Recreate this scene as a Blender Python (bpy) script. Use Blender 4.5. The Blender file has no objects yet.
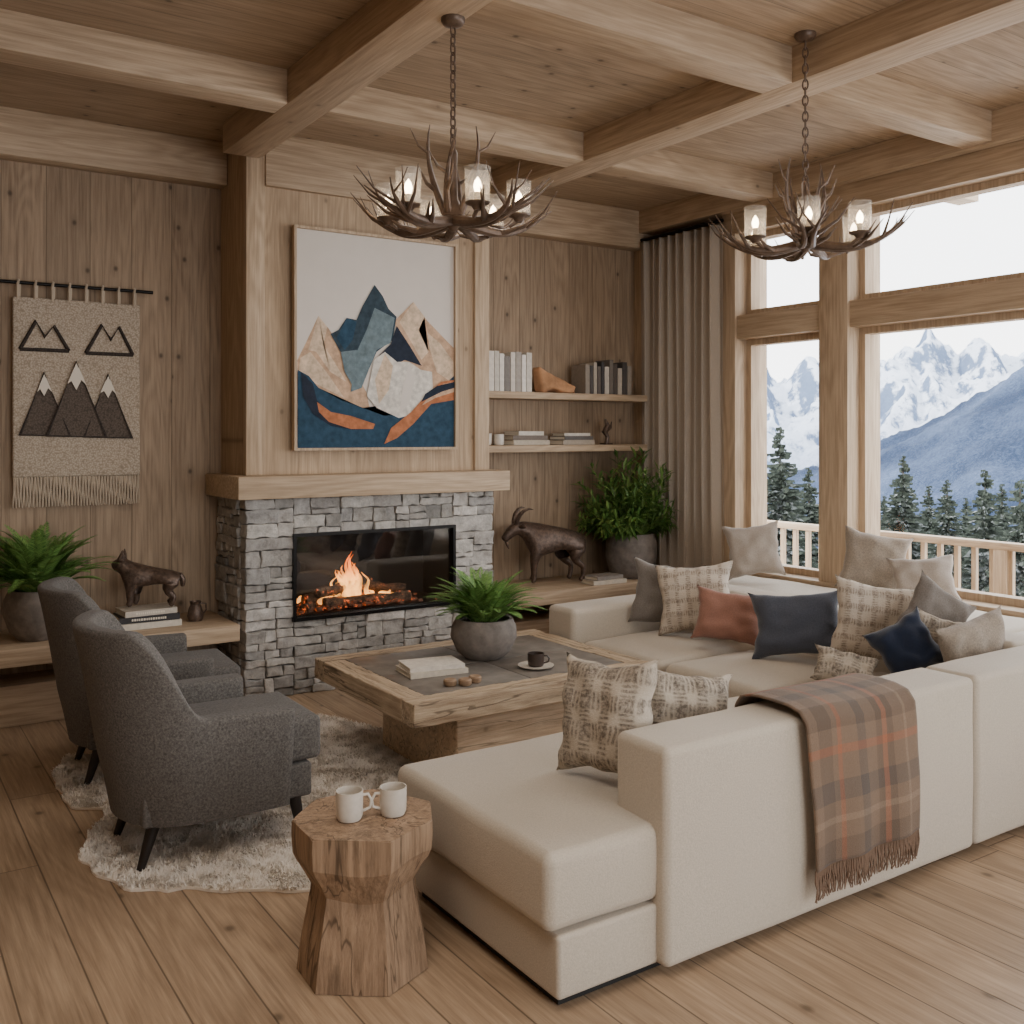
import bpy, bmesh, math, random
from mathutils import Vector, Matrix, noise
from math import sin, cos, tan, pi, radians as RD
SC=bpy.context.scene; COL=SC.collection
random.seed(11)
rnd=random.random; ru=random.uniform
H=1.57; YAW=RD(33.7)
Fx,Fy=sin(YAW),cos(YAW); Rx,Ry=cos(YAW),-sin(YAW)
def ray(px):
    u=(px-512)/992; return Fx+Rx*u, Fy+Ry*u
def wallpt(px,py,Y):
    dx,dy=ray(px); s=Y/dy; return (dx*s, H-(py-435)/992*s)
def c(r,g,b):
    return tuple(((v/255)/12.92 if v/255<=.04045 else ((v/255+.055)/1.055)**2.4) for v in (r,g,b))+(1,)
# ---------------------------------------------------------------- objects
def setp(o,label=None,cat=None,group=None,kind=None):
    if label:o['label']=label
    if cat:o['category']=cat
    if group:o['group']=group
    if kind:o['kind']=kind
    return o
def thing(name,label,cat,loc=(0,0,0),rotz=0,group=None):
    o=bpy.data.objects.new(name,None); COL.objects.link(o); o.empty_display_size=.1
    o.location=loc; o.rotation_euler=(0,0,rotz)
    return setp(o,label,cat,group)
def obj(name,bm,mats,parent=None,world=False,smooth=True,ang=38,fixn=True):
    if fixn: bmesh.ops.recalc_face_normals(bm,faces=bm.faces)
    if world and parent is not None: bm.transform(Matrix.Translation(-Vector(parent.location)))
    me=bpy.data.meshes.new(name); bm.to_mesh(me); bm.free()
    if not isinstance(mats,(list,tuple)): mats=[mats]
    for m in mats: me.materials.append(m)
    if smooth:
        me.polygons.foreach_set('use_smooth',[True]*len(me.polygons))
        try: me.set_sharp_from_angle(angle=RD(ang))
        except Exception: pass
    o=bpy.data.objects.new(name,me); COL.objects.link(o)
    if parent is not None: o.parent=parent
    return o
def struct(name,bm,mats,parent=None,**k):
    o=obj(name,bm,mats,parent,**k)
    o['kind']='structure'
    return o
def B(): return bmesh.new()
def box(bm,x0,x1,y0,y1,z0,z1,mat=0,bev=0):
    vs=[bm.verts.new((x,y,z)) for z in (z0,z1) for x,y in ((x0,y0),(x1,y0),(x1,y1),(x0,y1))]
    fs=[]
    for q in ((3,2,1,0),(4,5,6,7),(0,1,5,4),(1,2,6,5),(2,3,7,6),(3,0,4,7)):
        f=bm.faces.new([vs[i] for i in q]); f.material_index=mat; fs.append(f)
    if bev>0:
        es=list({e for f in fs for e in f.edges})
        bmesh.ops.bevel(bm,geom=es,offset=bev,segments=2,affect='EDGES',profile=.5)
    return vs
def soft_box(bm,x0,x1,y0,y1,z0,z1,r=.04,n=(5,5,3),k=3,puff=(0,0,0),wob=0,wf=4,seed=0,mat=0):
    ce=((x0+x1)/2,(y0+y1)/2,(z0+z1)/2); h=((x1-x0)/2,(y1-y0)/2,(z1-z0)/2)
    r=min(r,min(h)*.98)
    A=[]
    for a in range(3):
        core=h[a]-r
        off=[r*tan(pi/4*(k-i)/k) for i in range(k)]
        A.append([-core-o for o in off]+[-core+2*core*j/n[a] for j in range(n[a]+1)]+[core+o for o in reversed(off)])
    V={}
    def g(i,j,l):
        key=(i,j,l)
        if key in V: return V[key]
        q=[A[0][i],A[1][j],A[2][l]]
        cc=[max(-(h[t]-r),min(h[t]-r,q[t])) for t in range(3)]
        d=Vector([q[t]-cc[t] for t in range(3)])
        p=Vector(cc)+(d.normalized()*r if d.length>1e-9 else d)
        f=[p[t]/h[t] for t in range(3)]
        e=[max(0,1-f[t]**2) for t in range(3)]
        p2=Vector((p.x+puff[0]*f[0]*e[1]*e[2], p.y+puff[1]*f[1]*e[0]*e[2], p.z+puff[2]*f[2]*e[0]*e[1]))
        if wob:
            nv=noise.noise_vector(Vector((p.x+ce[0]+seed,p.y+ce[1],p.z+ce[2]))*wf)
            p2+=nv*wob
        V[key]=bm.verts.new(p2+Vector(ce)); return V[key]
    L=[len(a)-1 for a in A]
    def quad(a,b,cc,d):
        f=bm.faces.new((a,b,cc,d)); f.material_index=mat
    for s in (0,1):
        for i in range(L[0]):
            for j in range(L[1]):
                z=L[2]*s; quad(g(i,j,z),g(i+1,j,z),g(i+1,j+1,z),g(i,j+1,z))
        for i in range(L[0]):
            for j in range(L[2]):
                y=L[1]*s; quad(g(i,y,j),g(i+1,y,j),g(i+1,y,j+1),g(i,y,j+1))
        for i in range(L[1]):
            for j in range(L[2]):
                x=L[0]*s; quad(g(x,i,j),g(x,i+1,j),g(x,i+1,j+1),g(x,i,j+1))
def tube(bm,pts,rad,n=8,mat=0,cap=True,closed=False):
    pts=[Vector(p) for p in pts]
    if not isinstance(rad,(list,tuple)): rad=[rad]*len(pts)
    rings=[]; up=None; N=len(pts)
    for i,p in enumerate(pts):
        if closed: t=(pts[(i+1)%N]-pts[i-1]).normalized()
        else: t=(pts[min(i+1,N-1)]-pts[max(i-1,0)]).normalized()
        if up is None:
            up=Vector((0,0,1)) if abs(t.z)<.9 else Vector((1,0,0))
        up=(up-t*up.dot(t)).normalized(); sd=t.cross(up)
        rings.append([bm.verts.new(p+(up*cos(2*pi*k/n)+sd*sin(2*pi*k/n))*rad[i]) for k in range(n)])
    R_=range(N if closed else N-1)
    for i in R_:
        a,b=rings[i],rings[(i+1)%N]
        for k in range(n):
            f=bm.faces.new((a[k],a[(k+1)%n],b[(k+1)%n],b[k])); f.material_index=mat
    if cap and not closed:
        bm.faces.new(rings[0]).material_index=mat; bm.faces.new(rings[-1]).material_index=mat
def lathe(bm,prof,n=28,loc=(0,0,0),mat=0,jit=0,seed=0):
    rings=[]
    for (r,z) in prof:
        if r<1e-5: rings.append([bm.verts.new((loc[0],loc[1],loc[2]+z))])
        else:
            ring=[]
            for k in range(n):
                a=2*pi*k/n; rr=r*(1+jit*noise.noise(Vector((cos(a)*1.5+seed,sin(a)*1.5,z*6))))
                ring.append(bm.verts.new((loc[0]+cos(a)*rr,loc[1]+sin(a)*rr,loc[2]+z)))
            rings.append(ring)
    for a,b in zip(rings,rings[1:]):
        for k in range(n):
            if len(a)==1 and len(b)==1: continue
            if len(a)==1: f=bm.faces.new((a[0],b[k],b[(k+1)%n]))
            elif len(b)==1: f=bm.faces.new((a[k],b[0],a[(k+1)%n]))
            else: f=bm.faces.new((a[k],a[(k+1)%n],b[(k+1)%n],b[k]))
            f.material_index=mat
def grid(bm,nu,nv,fn,mat=0,uv=True):
    L=bm.loops.layers.uv.verify() if uv else None
    vs=[[bm.verts.new(fn(i/nu,j/nv)) for j in range(nv+1)] for i in range(nu+1)]
    for i in range(nu):
        for j in range(nv):
            f=bm.faces.new((vs[i][j],vs[i+1][j],vs[i+1][j+1],vs[i][j+1])); f.material_index=mat
            if uv:
                for lp,(a,b) in zip(f.loops,((i,j),(i+1,j),(i+1,j+1),(i,j+1))): lp[L].uv=(a/nu,b/nv)
# ---------------------------------------------------------------- materials
def mk(name,rough=.6):
    m=bpy.data.materials.new(name); m.use_nodes=True; nt=m.node_tree
    b=nt.nodes['Principled BSDF']; b.inputs['Roughness'].default_value=rough
    return m,nt,b
def nd(nt,t,props=None,ins=None):
    n=nt.nodes.new(t)
    for k,v in (props or {}).items(): setattr(n,k,v)
    for k,v in (ins or {}).items():
        if isinstance(v,bpy.types.NodeSocket): nt.links.new(v,n.inputs[k])
        else: n.inputs[k].default_value=v
    return n
def mt(nt,op,a,b=0.0,cc=0.0):
    n=nd(nt,'ShaderNodeMath',{'operation':op},{0:a,1:b,2:cc}); return n.outputs[0]
def mix(nt,f,a,b,bt='MIX'):
    n=nd(nt,'ShaderNodeMix',{'data_type':'RGBA','blend_type':bt},{0:f,6:a,7:b}); return n.outputs[2]
def mr(nt,v,a,b,cc=0.0,d=1.0):
    return nd(nt,'ShaderNodeMapRange',None,{0:v,1:a,2:b,3:cc,4:d}).outputs[0]
def tco(nt,w='Object'): return nd(nt,'ShaderNodeTexCoord').outputs[w]
def noi(nt,vec,scale,detail=3,rough=.55,dist=0):
    return nd(nt,'ShaderNodeTexNoise',None,{'Vector':vec,'Scale':scale,'Detail':detail,'Roughness':rough,'Distortion':dist}).outputs[0]
def bump(nt,b,h,s=.3,d=.01):
    n=nd(nt,'ShaderNodeBump',None,{'Height':h,'Strength':s,'Distance':d}); nt.links.new(n.outputs[0],b.inputs['Normal'])
def setc(nt,b,s): nt.links.new(s,b.inputs['Base Color'])
def dark(cl,k): return (min(1,cl[0]*k),min(1,cl[1]*k),min(1,cl[2]*k),1)
def wood(name,c1,c2,across=0,along=2,width=None,plen=None,rough=.55,var=.3,knot=.8,bs=.3,ring=1.0,kscale=3.4,gapk=.6,weather=0,rw=.18,gw=.003):
    m,nt,b=mk(name,rough)
    sep=nd(nt,'ShaderNodeSeparateXYZ',None,{0:tco(nt)})
    a,l,t=sep.outputs[across],sep.outputs[along],sep.outputs[3-across-along]
    gap=None; r=None
    if width:
        q=mt(nt,'DIVIDE',a,width); pi_=mt(nt,'FLOOR',q); f=mt(nt,'FRACT',q)
        r=nd(nt,'ShaderNodeTexWhiteNoise',{'noise_dimensions':'1D'},{'W':pi_}).outputs[0]
        e=mt(nt,'MULTIPLY',mt(nt,'MINIMUM',f,mt(nt,'SUBTRACT',1.0,f)),width)
        if plen:
            l2=mt(nt,'DIVIDE',mt(nt,'ADD',l,mt(nt,'MULTIPLY',r,plen*3.7)),plen)
            seg=mt(nt,'FLOOR',l2); f2=mt(nt,'FRACT',l2)
            vv=nd(nt,'ShaderNodeCombineXYZ',None,{0:pi_,1:seg}).outputs[0]
            r=nd(nt,'ShaderNodeTexWhiteNoise',{'noise_dimensions':'2D'},{'Vector':vv}).outputs[0]
            e=mt(nt,'MINIMUM',e,mt(nt,'MULTIPLY',mt(nt,'MINIMUM',f2,mt(nt,'SUBTRACT',1.0,f2)),plen))
        gap=mr(nt,e,gw*.3,gw,1.0,0.0)
        l=mt(nt,'ADD',l,mt(nt,'MULTIPLY',r,31.0)); t=mt(nt,'ADD',t,mt(nt,'MULTIPLY',r,7.0))
    def cv(sa,sl):
        return nd(nt,'ShaderNodeCombineXYZ',None,{0:mt(nt,'MULTIPLY',a,sa),1:mt(nt,'MULTIPLY',l,sl),2:mt(nt,'MULTIPLY',t,sa)}).outputs[0]
    fine=noi(nt,cv(75,2.4),1.0,6,.72,.25)
    n2=noi(nt,cv(4.6,.55),1.0,2,.5,.3)
    rg=mt(nt,'ADD',mt(nt,'MULTIPLY',mt(nt,'SINE',mt(nt,'MULTIPLY',n2,75.0*ring)),.5),.5)
    fac=mt(nt,'ADD',mt(nt,'MULTIPLY',fine,1.4),mt(nt,'MULTIPLY',rg,rw))
    fac=mr(nt,fac,.42,1.05)
    col=mix(nt,fac,c1,c2)
    big=noi(nt,cv(1.2,.5),1.0,2)
    col=mix(nt,mr(nt,big,.35,.7,.0,.3),col,dark(c1,.82))
    if weather>0:
        cr_=noi(nt,cv(14,1.1),1.0,6,.75,.6); col=mix(nt,mr(nt,cr_,.52,.68,0,weather),col,dark(c1,.38))
        ck=noi(nt,cv(9,.5),1.0,3,.6,.4); ckf=mr(nt,mt(nt,'ABSOLUTE',mt(nt,'SUBTRACT',ck,.5)),.004,.014,weather,0.0); col=mix(nt,ckf,col,dark(c1,.22))
    if r is not None:
        hs=nd(nt,'ShaderNodeHueSaturation',None,{'Color':col,'Value':mt(nt,'ADD',1-var/2,mt(nt,'MULTIPLY',r,var))}); col=hs.outputs[0]
    if knot>0:
        dim='2D' if width else '3D'
        v3=nd(nt,'ShaderNodeCombineXYZ',None,{0:a,1:mt(nt,'MULTIPLY',l,.75),2:t}).outputs[0]
        vo=nd(nt,'ShaderNodeTexVoronoi',{'voronoi_dimensions':dim},{'Vector':v3,'Scale':kscale})
        rs=nd(nt,'ShaderNodeSeparateXYZ',None,{0:vo.outputs['Color']}).outputs[0]
        kk=mt(nt,'MULTIPLY',mt(nt,'GREATER_THAN',rs,.35),knot)
        k=mt(nt,'MULTIPLY',mr(nt,vo.outputs['Distance'],.018,.055,1.0,0.0),kk)
        col=mix(nt,k,col,dark(c1,.3))
        k2=mt(nt,'MULTIPLY',mr(nt,vo.outputs['Distance'],.05,.16,.3,0.0),kk); col=mix(nt,k2,col,dark(c1,.6))
    h=mt(nt,'MULTIPLY',fac,.25)
    if gap is not None:
        col=mix(nt,mt(nt,'MULTIPLY',gap,gapk),col,dark(c1,.25))
        h=mt(nt,'SUBTRACT',h,mt(nt,'MULTIPLY',gap,1.0))
    setc(nt,b,col); bump(nt,b,h,bs,.006)
    b.inputs['Specular IOR Level'].default_value=.3
    return m
def fabric(name,cl,scale=260,amt=.28,bs=.35,sheen=.2,big=0.05):
    m,nt,b=mk(name,.92); o=tco(nt)
    n=noi(nt,o,scale,3,.75); g=noi(nt,o,5,3)
    f=mr(nt,n,.3,.7)
    col=mix(nt,f,dark(cl,1-amt),dark(cl,1+amt*.6))
    col=mix(nt,mr(nt,g,.35,.65,0,big*2),col,dark(cl,.8))
    setc(nt,b,col); bump(nt,b,n,bs,.004)
    b.inputs['Sheen Weight'].default_value=sheen; b.inputs['Specular IOR Level'].default_value=.2
    return m
def plain(name,cl,rough=.6,metal=0,nscale=0,amt=.2,bs=.2,spec=.5):
    m,nt,b=mk(name,rough); b.inputs['Base Color'].default_value=cl; b.inputs['Metallic'].default_value=metal
    b.inputs['Specular IOR Level'].default_value=spec
    if nscale:
        n=noi(nt,tco(nt),nscale,5,.6); setc(nt,b,mix(nt,mr(nt,n,.3,.7),dark(cl,1-amt),dark(cl,1+amt))); bump(nt,b,n,bs,.006)
    return m
def island(name,cols,rough=.6,nscale=20,bs=.4,amt=.35,spec=.4,trans=0):
    m,nt,b=mk(name,rough); r=nd(nt,'ShaderNodeNewGeometry').outputs['Random Per Island']
    cr=nd(nt,'ShaderNodeValToRGB',None,{0:r}); el=cr.color_ramp.elements
    for i,cc in enumerate(cols):
        p=i/(len(cols)-1)
        if i==0: el[0].position=0; el[0].color=cc
        elif i==len(cols)-1: el[-1].position=1; el[-1].color=cc
        else: e=el.new(p); e.color=cc
    n=noi(nt,tco(nt),nscale,7,.72)
    hs=nd(nt,'ShaderNodeHueSaturation',None,{'Color':cr.outputs[0],'Value':mr(nt,n,.25,.75,1-amt,1+amt)})
    setc(nt,b,hs.outputs[0]); bump(nt,b,n,bs,.014); b.inputs['Specular IOR Level'].default_value=spec
    return m
def emis(name,cl,s):
    m,nt,b=mk(name); b.inputs['Base Color'].default_value=cl; b.inputs['Emission Color'].default_value=cl; b.inputs['Emission Strength'].default_value=s
    return m
def ramp(nt,v,stops,interp='CONSTANT'):
    cr=nd(nt,'ShaderNodeValToRGB',None,{0:v}); R=cr.color_ramp; R.interpolation=interp
    el=R.elements; el[0].position=stops[0][0]; el[0].color=stops[0][1]
    el[1].position=stops[-1][0]; el[1].color=stops[-1][1]
    for p,cc in stops[1:-1]: e=el.new(p); e.color=cc
    return cr.outputs[0]

WALL1,WALL2=c(126,106,86),c(176,153,127)
TR1,TR2=c(152,129,104),c(203,180,152)
M_wallX=wood('oak_wall_boards',WALL1,WALL2,0,2,.235,None,.6,.12)
M_wallY=wood('oak_wall_boards_side',WALL1,WALL2,1,2,.235,None,.6,.12)
M_chim=wood('oak_chimney_boards',c(146,123,98),c(194,170,141),0,2,.38,None,.6,.06,.5,gapk=.3)
M_ceil=wood('ceiling_boards',c(136,115,92),c(187,163,136),1,0,.19,None,.6,.18)
M_floor=wood('floor_boards',c(140,116,92),c(194,168,139),0,1,.19,2.3,.40,.22,.7,.25,gapk=.7,gw=.004,rw=.14,kscale=2.6)
M_bX=wood('beam_x',TR1,TR2,1,0,knot=.7)
M_bY=wood('beam_y',TR1,TR2,0,1,knot=.7)
M_bZ=wood('beam_z',TR1,TR2,0,2,knot=.7)
t1,t2=c(148,125,101),c(212,192,164)
M_tabX=wood('rustic_wood_x',t1,t2,1,0,knot=.9,bs=.9,weather=.65)
M_tabY=wood('rustic_wood_y',t1,t2,0,1,knot=.9,bs=.9,weather=.65)
M_tabZ=wood('rustic_wood_z',c(184,158,128),c(240,220,192),2,0,knot=.9,bs=.9,weather=.5)
M_stump=wood('stump_wood',c(120,97,76),c(182,154,126),0,2,knot=.9,bs=.7,kscale=7,weather=.6)
M_sofa=fabric('cream_upholstery',c(194,183,167),190,.15,.4)
M_sofa_dark=plain('sofa_plinth_black',c(28,26,24),.7)
M_chair=fabric('charcoal_tweed',c(104,100,96),125,.58,.6,.1)
M_leg=plain('dark_stained_leg',c(30,24,22),.45)
M_gap=plain('mortar',c(112,107,101),.95,0,60)
M_stone=island('ledgestone',[c(142,139,134),c(190,186,179),c(156,152,147),c(206,201,194),c(150,148,145),c(176,171,164),c(132,130,126)],.9,17,1.0,.45,.2)
M_slate=plain('slate_inlay',c(122,115,107),.5,0,11,.3,.4)
M_black=plain('black_metal',c(24,22,21),.35,.6)
M_firein=plain('firebox_dark',c(24,22,21),.5,0,0,spec=.2)
M_bronze=plain('bronze_cast',c(96,80,70),.38,.5,45,.45,.6)
M_antler=plain('antler_bronze',c(100,82,68),.42,.3,30,.35,.4)
M_pot=plain('rough_concrete_pot',c(122,114,107),.85,0,18,.3,.5)
M_soil=plain('dark_soil',c(40,30,24),.95,0,80,.4,.8)
M_ceram=plain('off_white_ceramic',c(208,200,188),.35,0,60,.06,.05)
M_dkcer=plain('dark_brown_ceramic',c(60,48,42),.4,0,40,.2,.1)
M_fern=island('fern_green',[c(60,96,44),c(126,162,84),c(82,124,58)],.5,30,.1,.2)
M_bush=island('bush_green',[c(46,74,34),c(130,158,82),c(64,100,46),c(96,132,60)],.4,30,.1,.2)
M_page=plain('book_pages',c(222,214,198),.8)
M_curt=fabric('taupe_curtain',c(174,161,146),200,.12,.25)
M_white=plain('white_snow',c(232,236,242),.8)

# ---------------------------------------------------------------- ROOM
def sbox(name,x0,x1,y0,y1,z0,z1,m,bev=0):
    bm=B(); box(bm,x0,x1,y0,y1,z0,z1,0,bev); return struct(name,bm,m)
CZ=3.38; BZ=3.21; XL=-1.4; XR=5.48; YB=6.24; YF=-1.7
sbox('floor',XL-.2,XR+.2,YF-.2,YB+.2,-.15,0,M_floor)
sbox('ceiling',XL-.2,XR+.25,YF-.2,YB+.2,CZ,CZ+.2,M_ceil)
sbox('wall_back',XL-.2,XR+.2,YB,YB+.2,0,CZ,M_wallX)
sbox('wall_left',XL-.2,XL,YF,YB,0,CZ,M_wallY)
bm=B()
ox0,ox1,oz0,oz1=1.1,4.4,.3,2.7  # opening added in the unseen rear wall, sized for fill light
box(bm,XL-.2,ox0,YF-.2,YF,0,CZ); box(bm,ox1,XR+.2,YF-.2,YF,0,CZ); box(bm,ox0,ox1,YF-.2,YF,0,oz0); box(bm,ox0,ox1,YF-.2,YF,oz1,CZ)
struct('wall_rear',bm,M_wallX)
bm=B(); box(bm,1.95,3.64,5.77,YB,1.33,CZ); struct('wall_chimney_breast',bm,[M_chim])
sbox('trim_1',1.945,2.06,5.745,5.80,1.33,CZ,M_bZ,.003)
sbox('trim_2',3.53,3.645,5.745,5.80,1.33,CZ,M_bZ,.003)
sbox('trim_3',XL,1.945,6.10,YB,3.12,CZ,M_bX,.003)
sbox('trim_4',3.645,XR,6.10,YB,3.08,CZ,M_bX,.003)
sbox('trim_5',5.37,XR,6.14,YB,0,3.08,M_bZ,.003)
sbox('trim_6',2.06,3.53,5.73,5.80,3.06,CZ,M_bX,.003)
n=7
for (x0,x1,y0,y1,m) in ((1.80,2.02,YF,5.73,M_bY),(3.65,3.87,YF,6.1,M_bY),(-.05,-.27,YF,6.1,M_bY)):
    sbox('trim_%d'%n,min(x0,x1),max(x0,x1),y0,y1,BZ,CZ,m,.003); n+=1
for (y0,y1) in ((4.70,4.88),(3.12,3.30),(1.54,1.72),(-.04,.14)):
    for (x0,x1) in ((XL,-.27),(-.05,1.80),(2.02,3.65),(3.87,5.30)):
        sbox('trim_%d'%n,x0,x1,y0,y1,BZ,CZ,M_bX,.003); n+=1
sbox('trim_%d'%n,5.30,XR+.2,YF,6.10,3.20,CZ,M_bY,.003); n+=1
bm=B()
box(bm,XR,XR+.2,YF,YB,0,.55); box(bm,XR,XR+.2,5.26,YB,.55,3.2); box(bm,XR,XR+.2,YF,5.26,3.07,3.2)
struct('wall_right',bm,M_wallY)
sbox('trim_%d'%n,XR-.1,XR+.22,YF,5.26,3.04,3.199,M_bY,.003); n+=1
posts=[(5.11,5.26),(4.13,4.36),(1.55,1.85),(-.9,-.6)]
for (y0,y1) in posts:
    sbox('trim_%d'%n,XR-.12,XR+.22,y0,y1,.555,3.04,M_bZ,.003); n+=1
opens=[(4.36,5.11),(1.85,4.13),(-.6,1.55)]
for (y0,y1) in opens:
    sbox('trim_%d'%n,XR-.1,XR+.2,y0,y1,2.27,2.44,M_bY,.003); n+=1
sbox('trim_%d'%n,XR-.14,XR+.2,YF,5.26,.5501,.60,M_bY,.003); n+=1
def glassmat(name,f):
    gm,nt,b=mk(name,.03)
    tr=nd(nt,'ShaderNodeBsdfTransparent'); gl=nd(nt,'ShaderNodeBsdfGlossy',None,{'Roughness':.02})
    ms=nd(nt,'ShaderNodeMixShader',None,{0:f}); nt.links.new(tr.outputs[0],ms.inputs[1]); nt.links.new(gl.outputs[0],ms.inputs[2])
    nt.links.new(ms.outputs[0],nt.nodes['Material Output'].inputs[0]); return gm
M_glass=glassmat('window_glass',.006); M_fglass=glassmat('fire_glass',.10)
w=1
for (y0,y1) in opens:
    for (z0,z1) in ((.60,2.27),(2.44,3.04)):
        bm=B(); q=.045; xa,xb=XR+.0,XR+.09
        box(bm,xa,xb,y0,y0+q,z0,z1); box(bm,xa,xb,y1-q,y1,z0,z1); box(bm,xa,xb,y0+q,y1-q,z0,z0+q); box(bm,xa,xb,y0+q,y1-q,z1-q,z1)
        wo=struct('window_%d'%w,bm,M_bZ); w+=1
        bm=B(); box(bm,XR+.05,XR+.058,y0+q,y1-q,z0+q,z1-q); obj('glass_pane',bm,M_glass,wo)

def ledge(label,x0,x1):
    t=thing('wall_bench',label,'bench',((x0+x1)/2,5.95,0))
    bm=B(); box(bm,x0,x1,5.66,YB-.002,.375,.47,0,.005); obj('bench_top',bm,M_bX,t,True)
    bm=B(); box(bm,x0,x1,5.93,YB-.002,0.001,.22,0,.004); obj('plinth',bm,M_bX,t,True)
    return t
ledge('long pale oak bench ledge along the wall left of the fireplace',XL+.005,1.88)
ledge('pale oak bench ledge under the shelves right of the fireplace',3.69,5.36)

# ---------------------------------------------------------------- FIREPLACE
fp=thing('fireplace','grey stacked stone fireplace with a chunky oak mantel and wide firebox','fireplace',(2.79,5.98,0))
OX0,OX1,OZ0,OZ1=2.225,3.335,.455,.965
bm=B()
def stone(x0,x1,z0,z1,side=False):
    g=.0018; pr=ru(-.004,.022); r_=.006
    if side: soft_box(bm,1.925-pr,1.99,x0+g,x1-g,z0+g,z1-g,r_,(1,8,6),2,(0,0,0),.010,18,rnd()*50)
    else: soft_box(bm,x0+g,x1-g,5.715-pr,5.80,z0+g,z1-g,r_,(10,1,6),2,(0,0,0),.010,18,rnd()*50)
def split(x0,x1,z0,z1,side=False):
    w_,h_=x1-x0,z1-z0
    tw=ru(.13,.36); th_=ru(.05,.145)
    cw=w_>tw and w_>.14; ch=h_>th_ and h_>.075
    if not cw and not ch: stone(x0,x1,z0,z1,side); return
    if cw and ch:
        vert = (w_/h_)>ru(1.6,4.6)
    else: vert=cw
    k=ru(.32,.68)
    if vert: xm=x0+w_*k; split(x0,xm,z0,z1,side); split(xm,x1,z0,z1,side)
    else: zm=z0+h_*k; split(x0,x1,z0,zm,side); split(x0,x1,zm,z1,side)
split(1.925,OX0,0,1.19); split(OX1,3.655,0,1.19); split(OX0,OX1,0,OZ0); split(OX0,OX1,OZ1,1.19); split(5.80,6.23,0,1.19,True)
obj('stone_surround',bm,M_stone,fp,True,ang=30)
bm=B()
box(bm,1.955,OX0,5.733,YB-.003,0.002,1.19); box(bm,OX1,3.64,5.733,YB-.003,0.002,1.19); box(bm,OX0,OX1,5.733,YB-.003,0.002,OZ0); box(bm,OX0,OX1,5.733,YB-.003,OZ1,1.19)
obj('masonry_core',bm,M_gap,fp,True)
bm=B()
box(bm,OX0,OX1,6.10,6.12,OZ0,OZ1); box(bm,OX0,OX0+.012,5.72,6.1,OZ0,OZ1); box(bm,OX1-.012,OX1,5.72,6.1,OZ0,OZ1)
box(bm,OX0,OX1,5.72,6.1,OZ0,OZ0+.02); box(bm,OX0,OX1,5.72,6.1,OZ1-.012,OZ1)
obj('firebox',bm,M_firein,fp,True)
bm=B(); q=.010
box(bm,OX0-.01,OX0+q,5.685,5.74,OZ0-.01,OZ1+.01); box(bm,OX1-q,OX1+.01,5.685,5.74,OZ0-.01,OZ1+.01)
box(bm,OX0+q,OX1-q,5.685,5.74,OZ0-.01,OZ0+q); box(bm,OX0+q,OX1-q,5.685,5.74,OZ1-q,OZ1+.01)
obj('firebox_frame',bm,M_black,fp,True)
bm=B(); box(bm,OX0+q,OX1-q,5.715,5.72,OZ0+q,OZ1-q); obj('glass_front',bm,M_fglass,fp,True)
bm=B(); box(bm,1.85,3.72,5.60,YB-.003,1.195,1.329,0,.005); obj('mantel',bm,M_bX,fp,True)
m_log,nt,b=mk('charred_log',.95)
n_=noi(nt,tco(nt),28,5,.7); setc(nt,b,mix(nt,mr(nt,n_,.4,.6),c(40,30,26),c(124,96,74)))
nt.links.new(mr(nt,n_,.60,.72,0,2.6),b.inputs['Emission Strength']); b.inputs['Emission Color'].default_value=(1,.14,.02,1); bump(nt,b,n_,.8,.01)
logs=[((2.36,5.88,.53),(2.98,5.96,.52),.042,'thick charred log lying at the back left of the fire'),((2.46,5.80,.515),(3.06,5.81,.51),.036,'charred log lying along the front of the fire'),
      ((2.42,5.82,.58),(2.86,6.0,.60),.034,'charred log crossed on top under the tallest flame'),((2.68,6.0,.585),(3.04,5.82,.56),.032,'charred log crossed at the right side of the fire'),((2.32,5.78,.50),(2.52,5.95,.51),.030,'short charred log at the left end of the fire')]
for a,b_,r_,lb in logs:
    a=Vector(a); b_=Vector(b_); mid=(a+b_)/2
    bm=B(); K=9; pts=[(a-mid).lerp(b_-mid,i/K)+Vector((0,0,.006*sin(i*1.7))) for i in range(K+1)]
    tube(bm,pts,[r_*(1+.12*sin(i*2.3+r_*900)) for i in range(K+1)],10)
    o=obj('log',bm,m_log); o.location=mid; setp(o,lb,'log','logs burning in the firebox')
m_emb,nt,b=mk('ember',.9); n_=noi(nt,tco(nt),34,4,.7)
setc(nt,b,mix(nt,n_,c(52,42,36),c(160,110,84))); b.inputs['Emission Color'].default_value=(1,.15,.025,1); nt.links.new(mr(nt,n_,.54,.72,0,2.2),b.inputs['Emission Strength'])
bm=B()
for i in range(620):
    x=2.70+random.gauss(0,.19); x=max(2.25,min(3.26,x)); y=5.75+rnd()*.30; s=ru(.005,.014); zz=OZ0+.022+.045*math.exp(-((x-2.70)/.25)**2)*rnd()
    soft_box(bm,x-s*1.3,x+s*1.3,y-s,y+s,zz,zz+s*1.3,.003,(1,1,1),1,(0,0,0),.005,40,i)
o=obj('ember_bed',bm,m_emb); setp(o,'glowing orange ember bed spread under the logs','embers',kind='stuff')
m_fl,nt,b=mk('flame'); geo=nd(nt,'ShaderNodeSeparateXYZ',None,{0:tco(nt)})
fc=ramp(nt,mr(nt,geo.outputs[2],0.0,.32),[(0,(1,.40,.09,1)),(.35,(1,.42,.09,1)),(.7,(1,.20,.02,1)),(1,(.8,.08,.005,1))],'LINEAR')
em=nd(nt,'ShaderNodeEmission',None,{'Color':fc,'Strength':5.0}); tr=nd(nt,'ShaderNodeBsdfTransparent')
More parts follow.
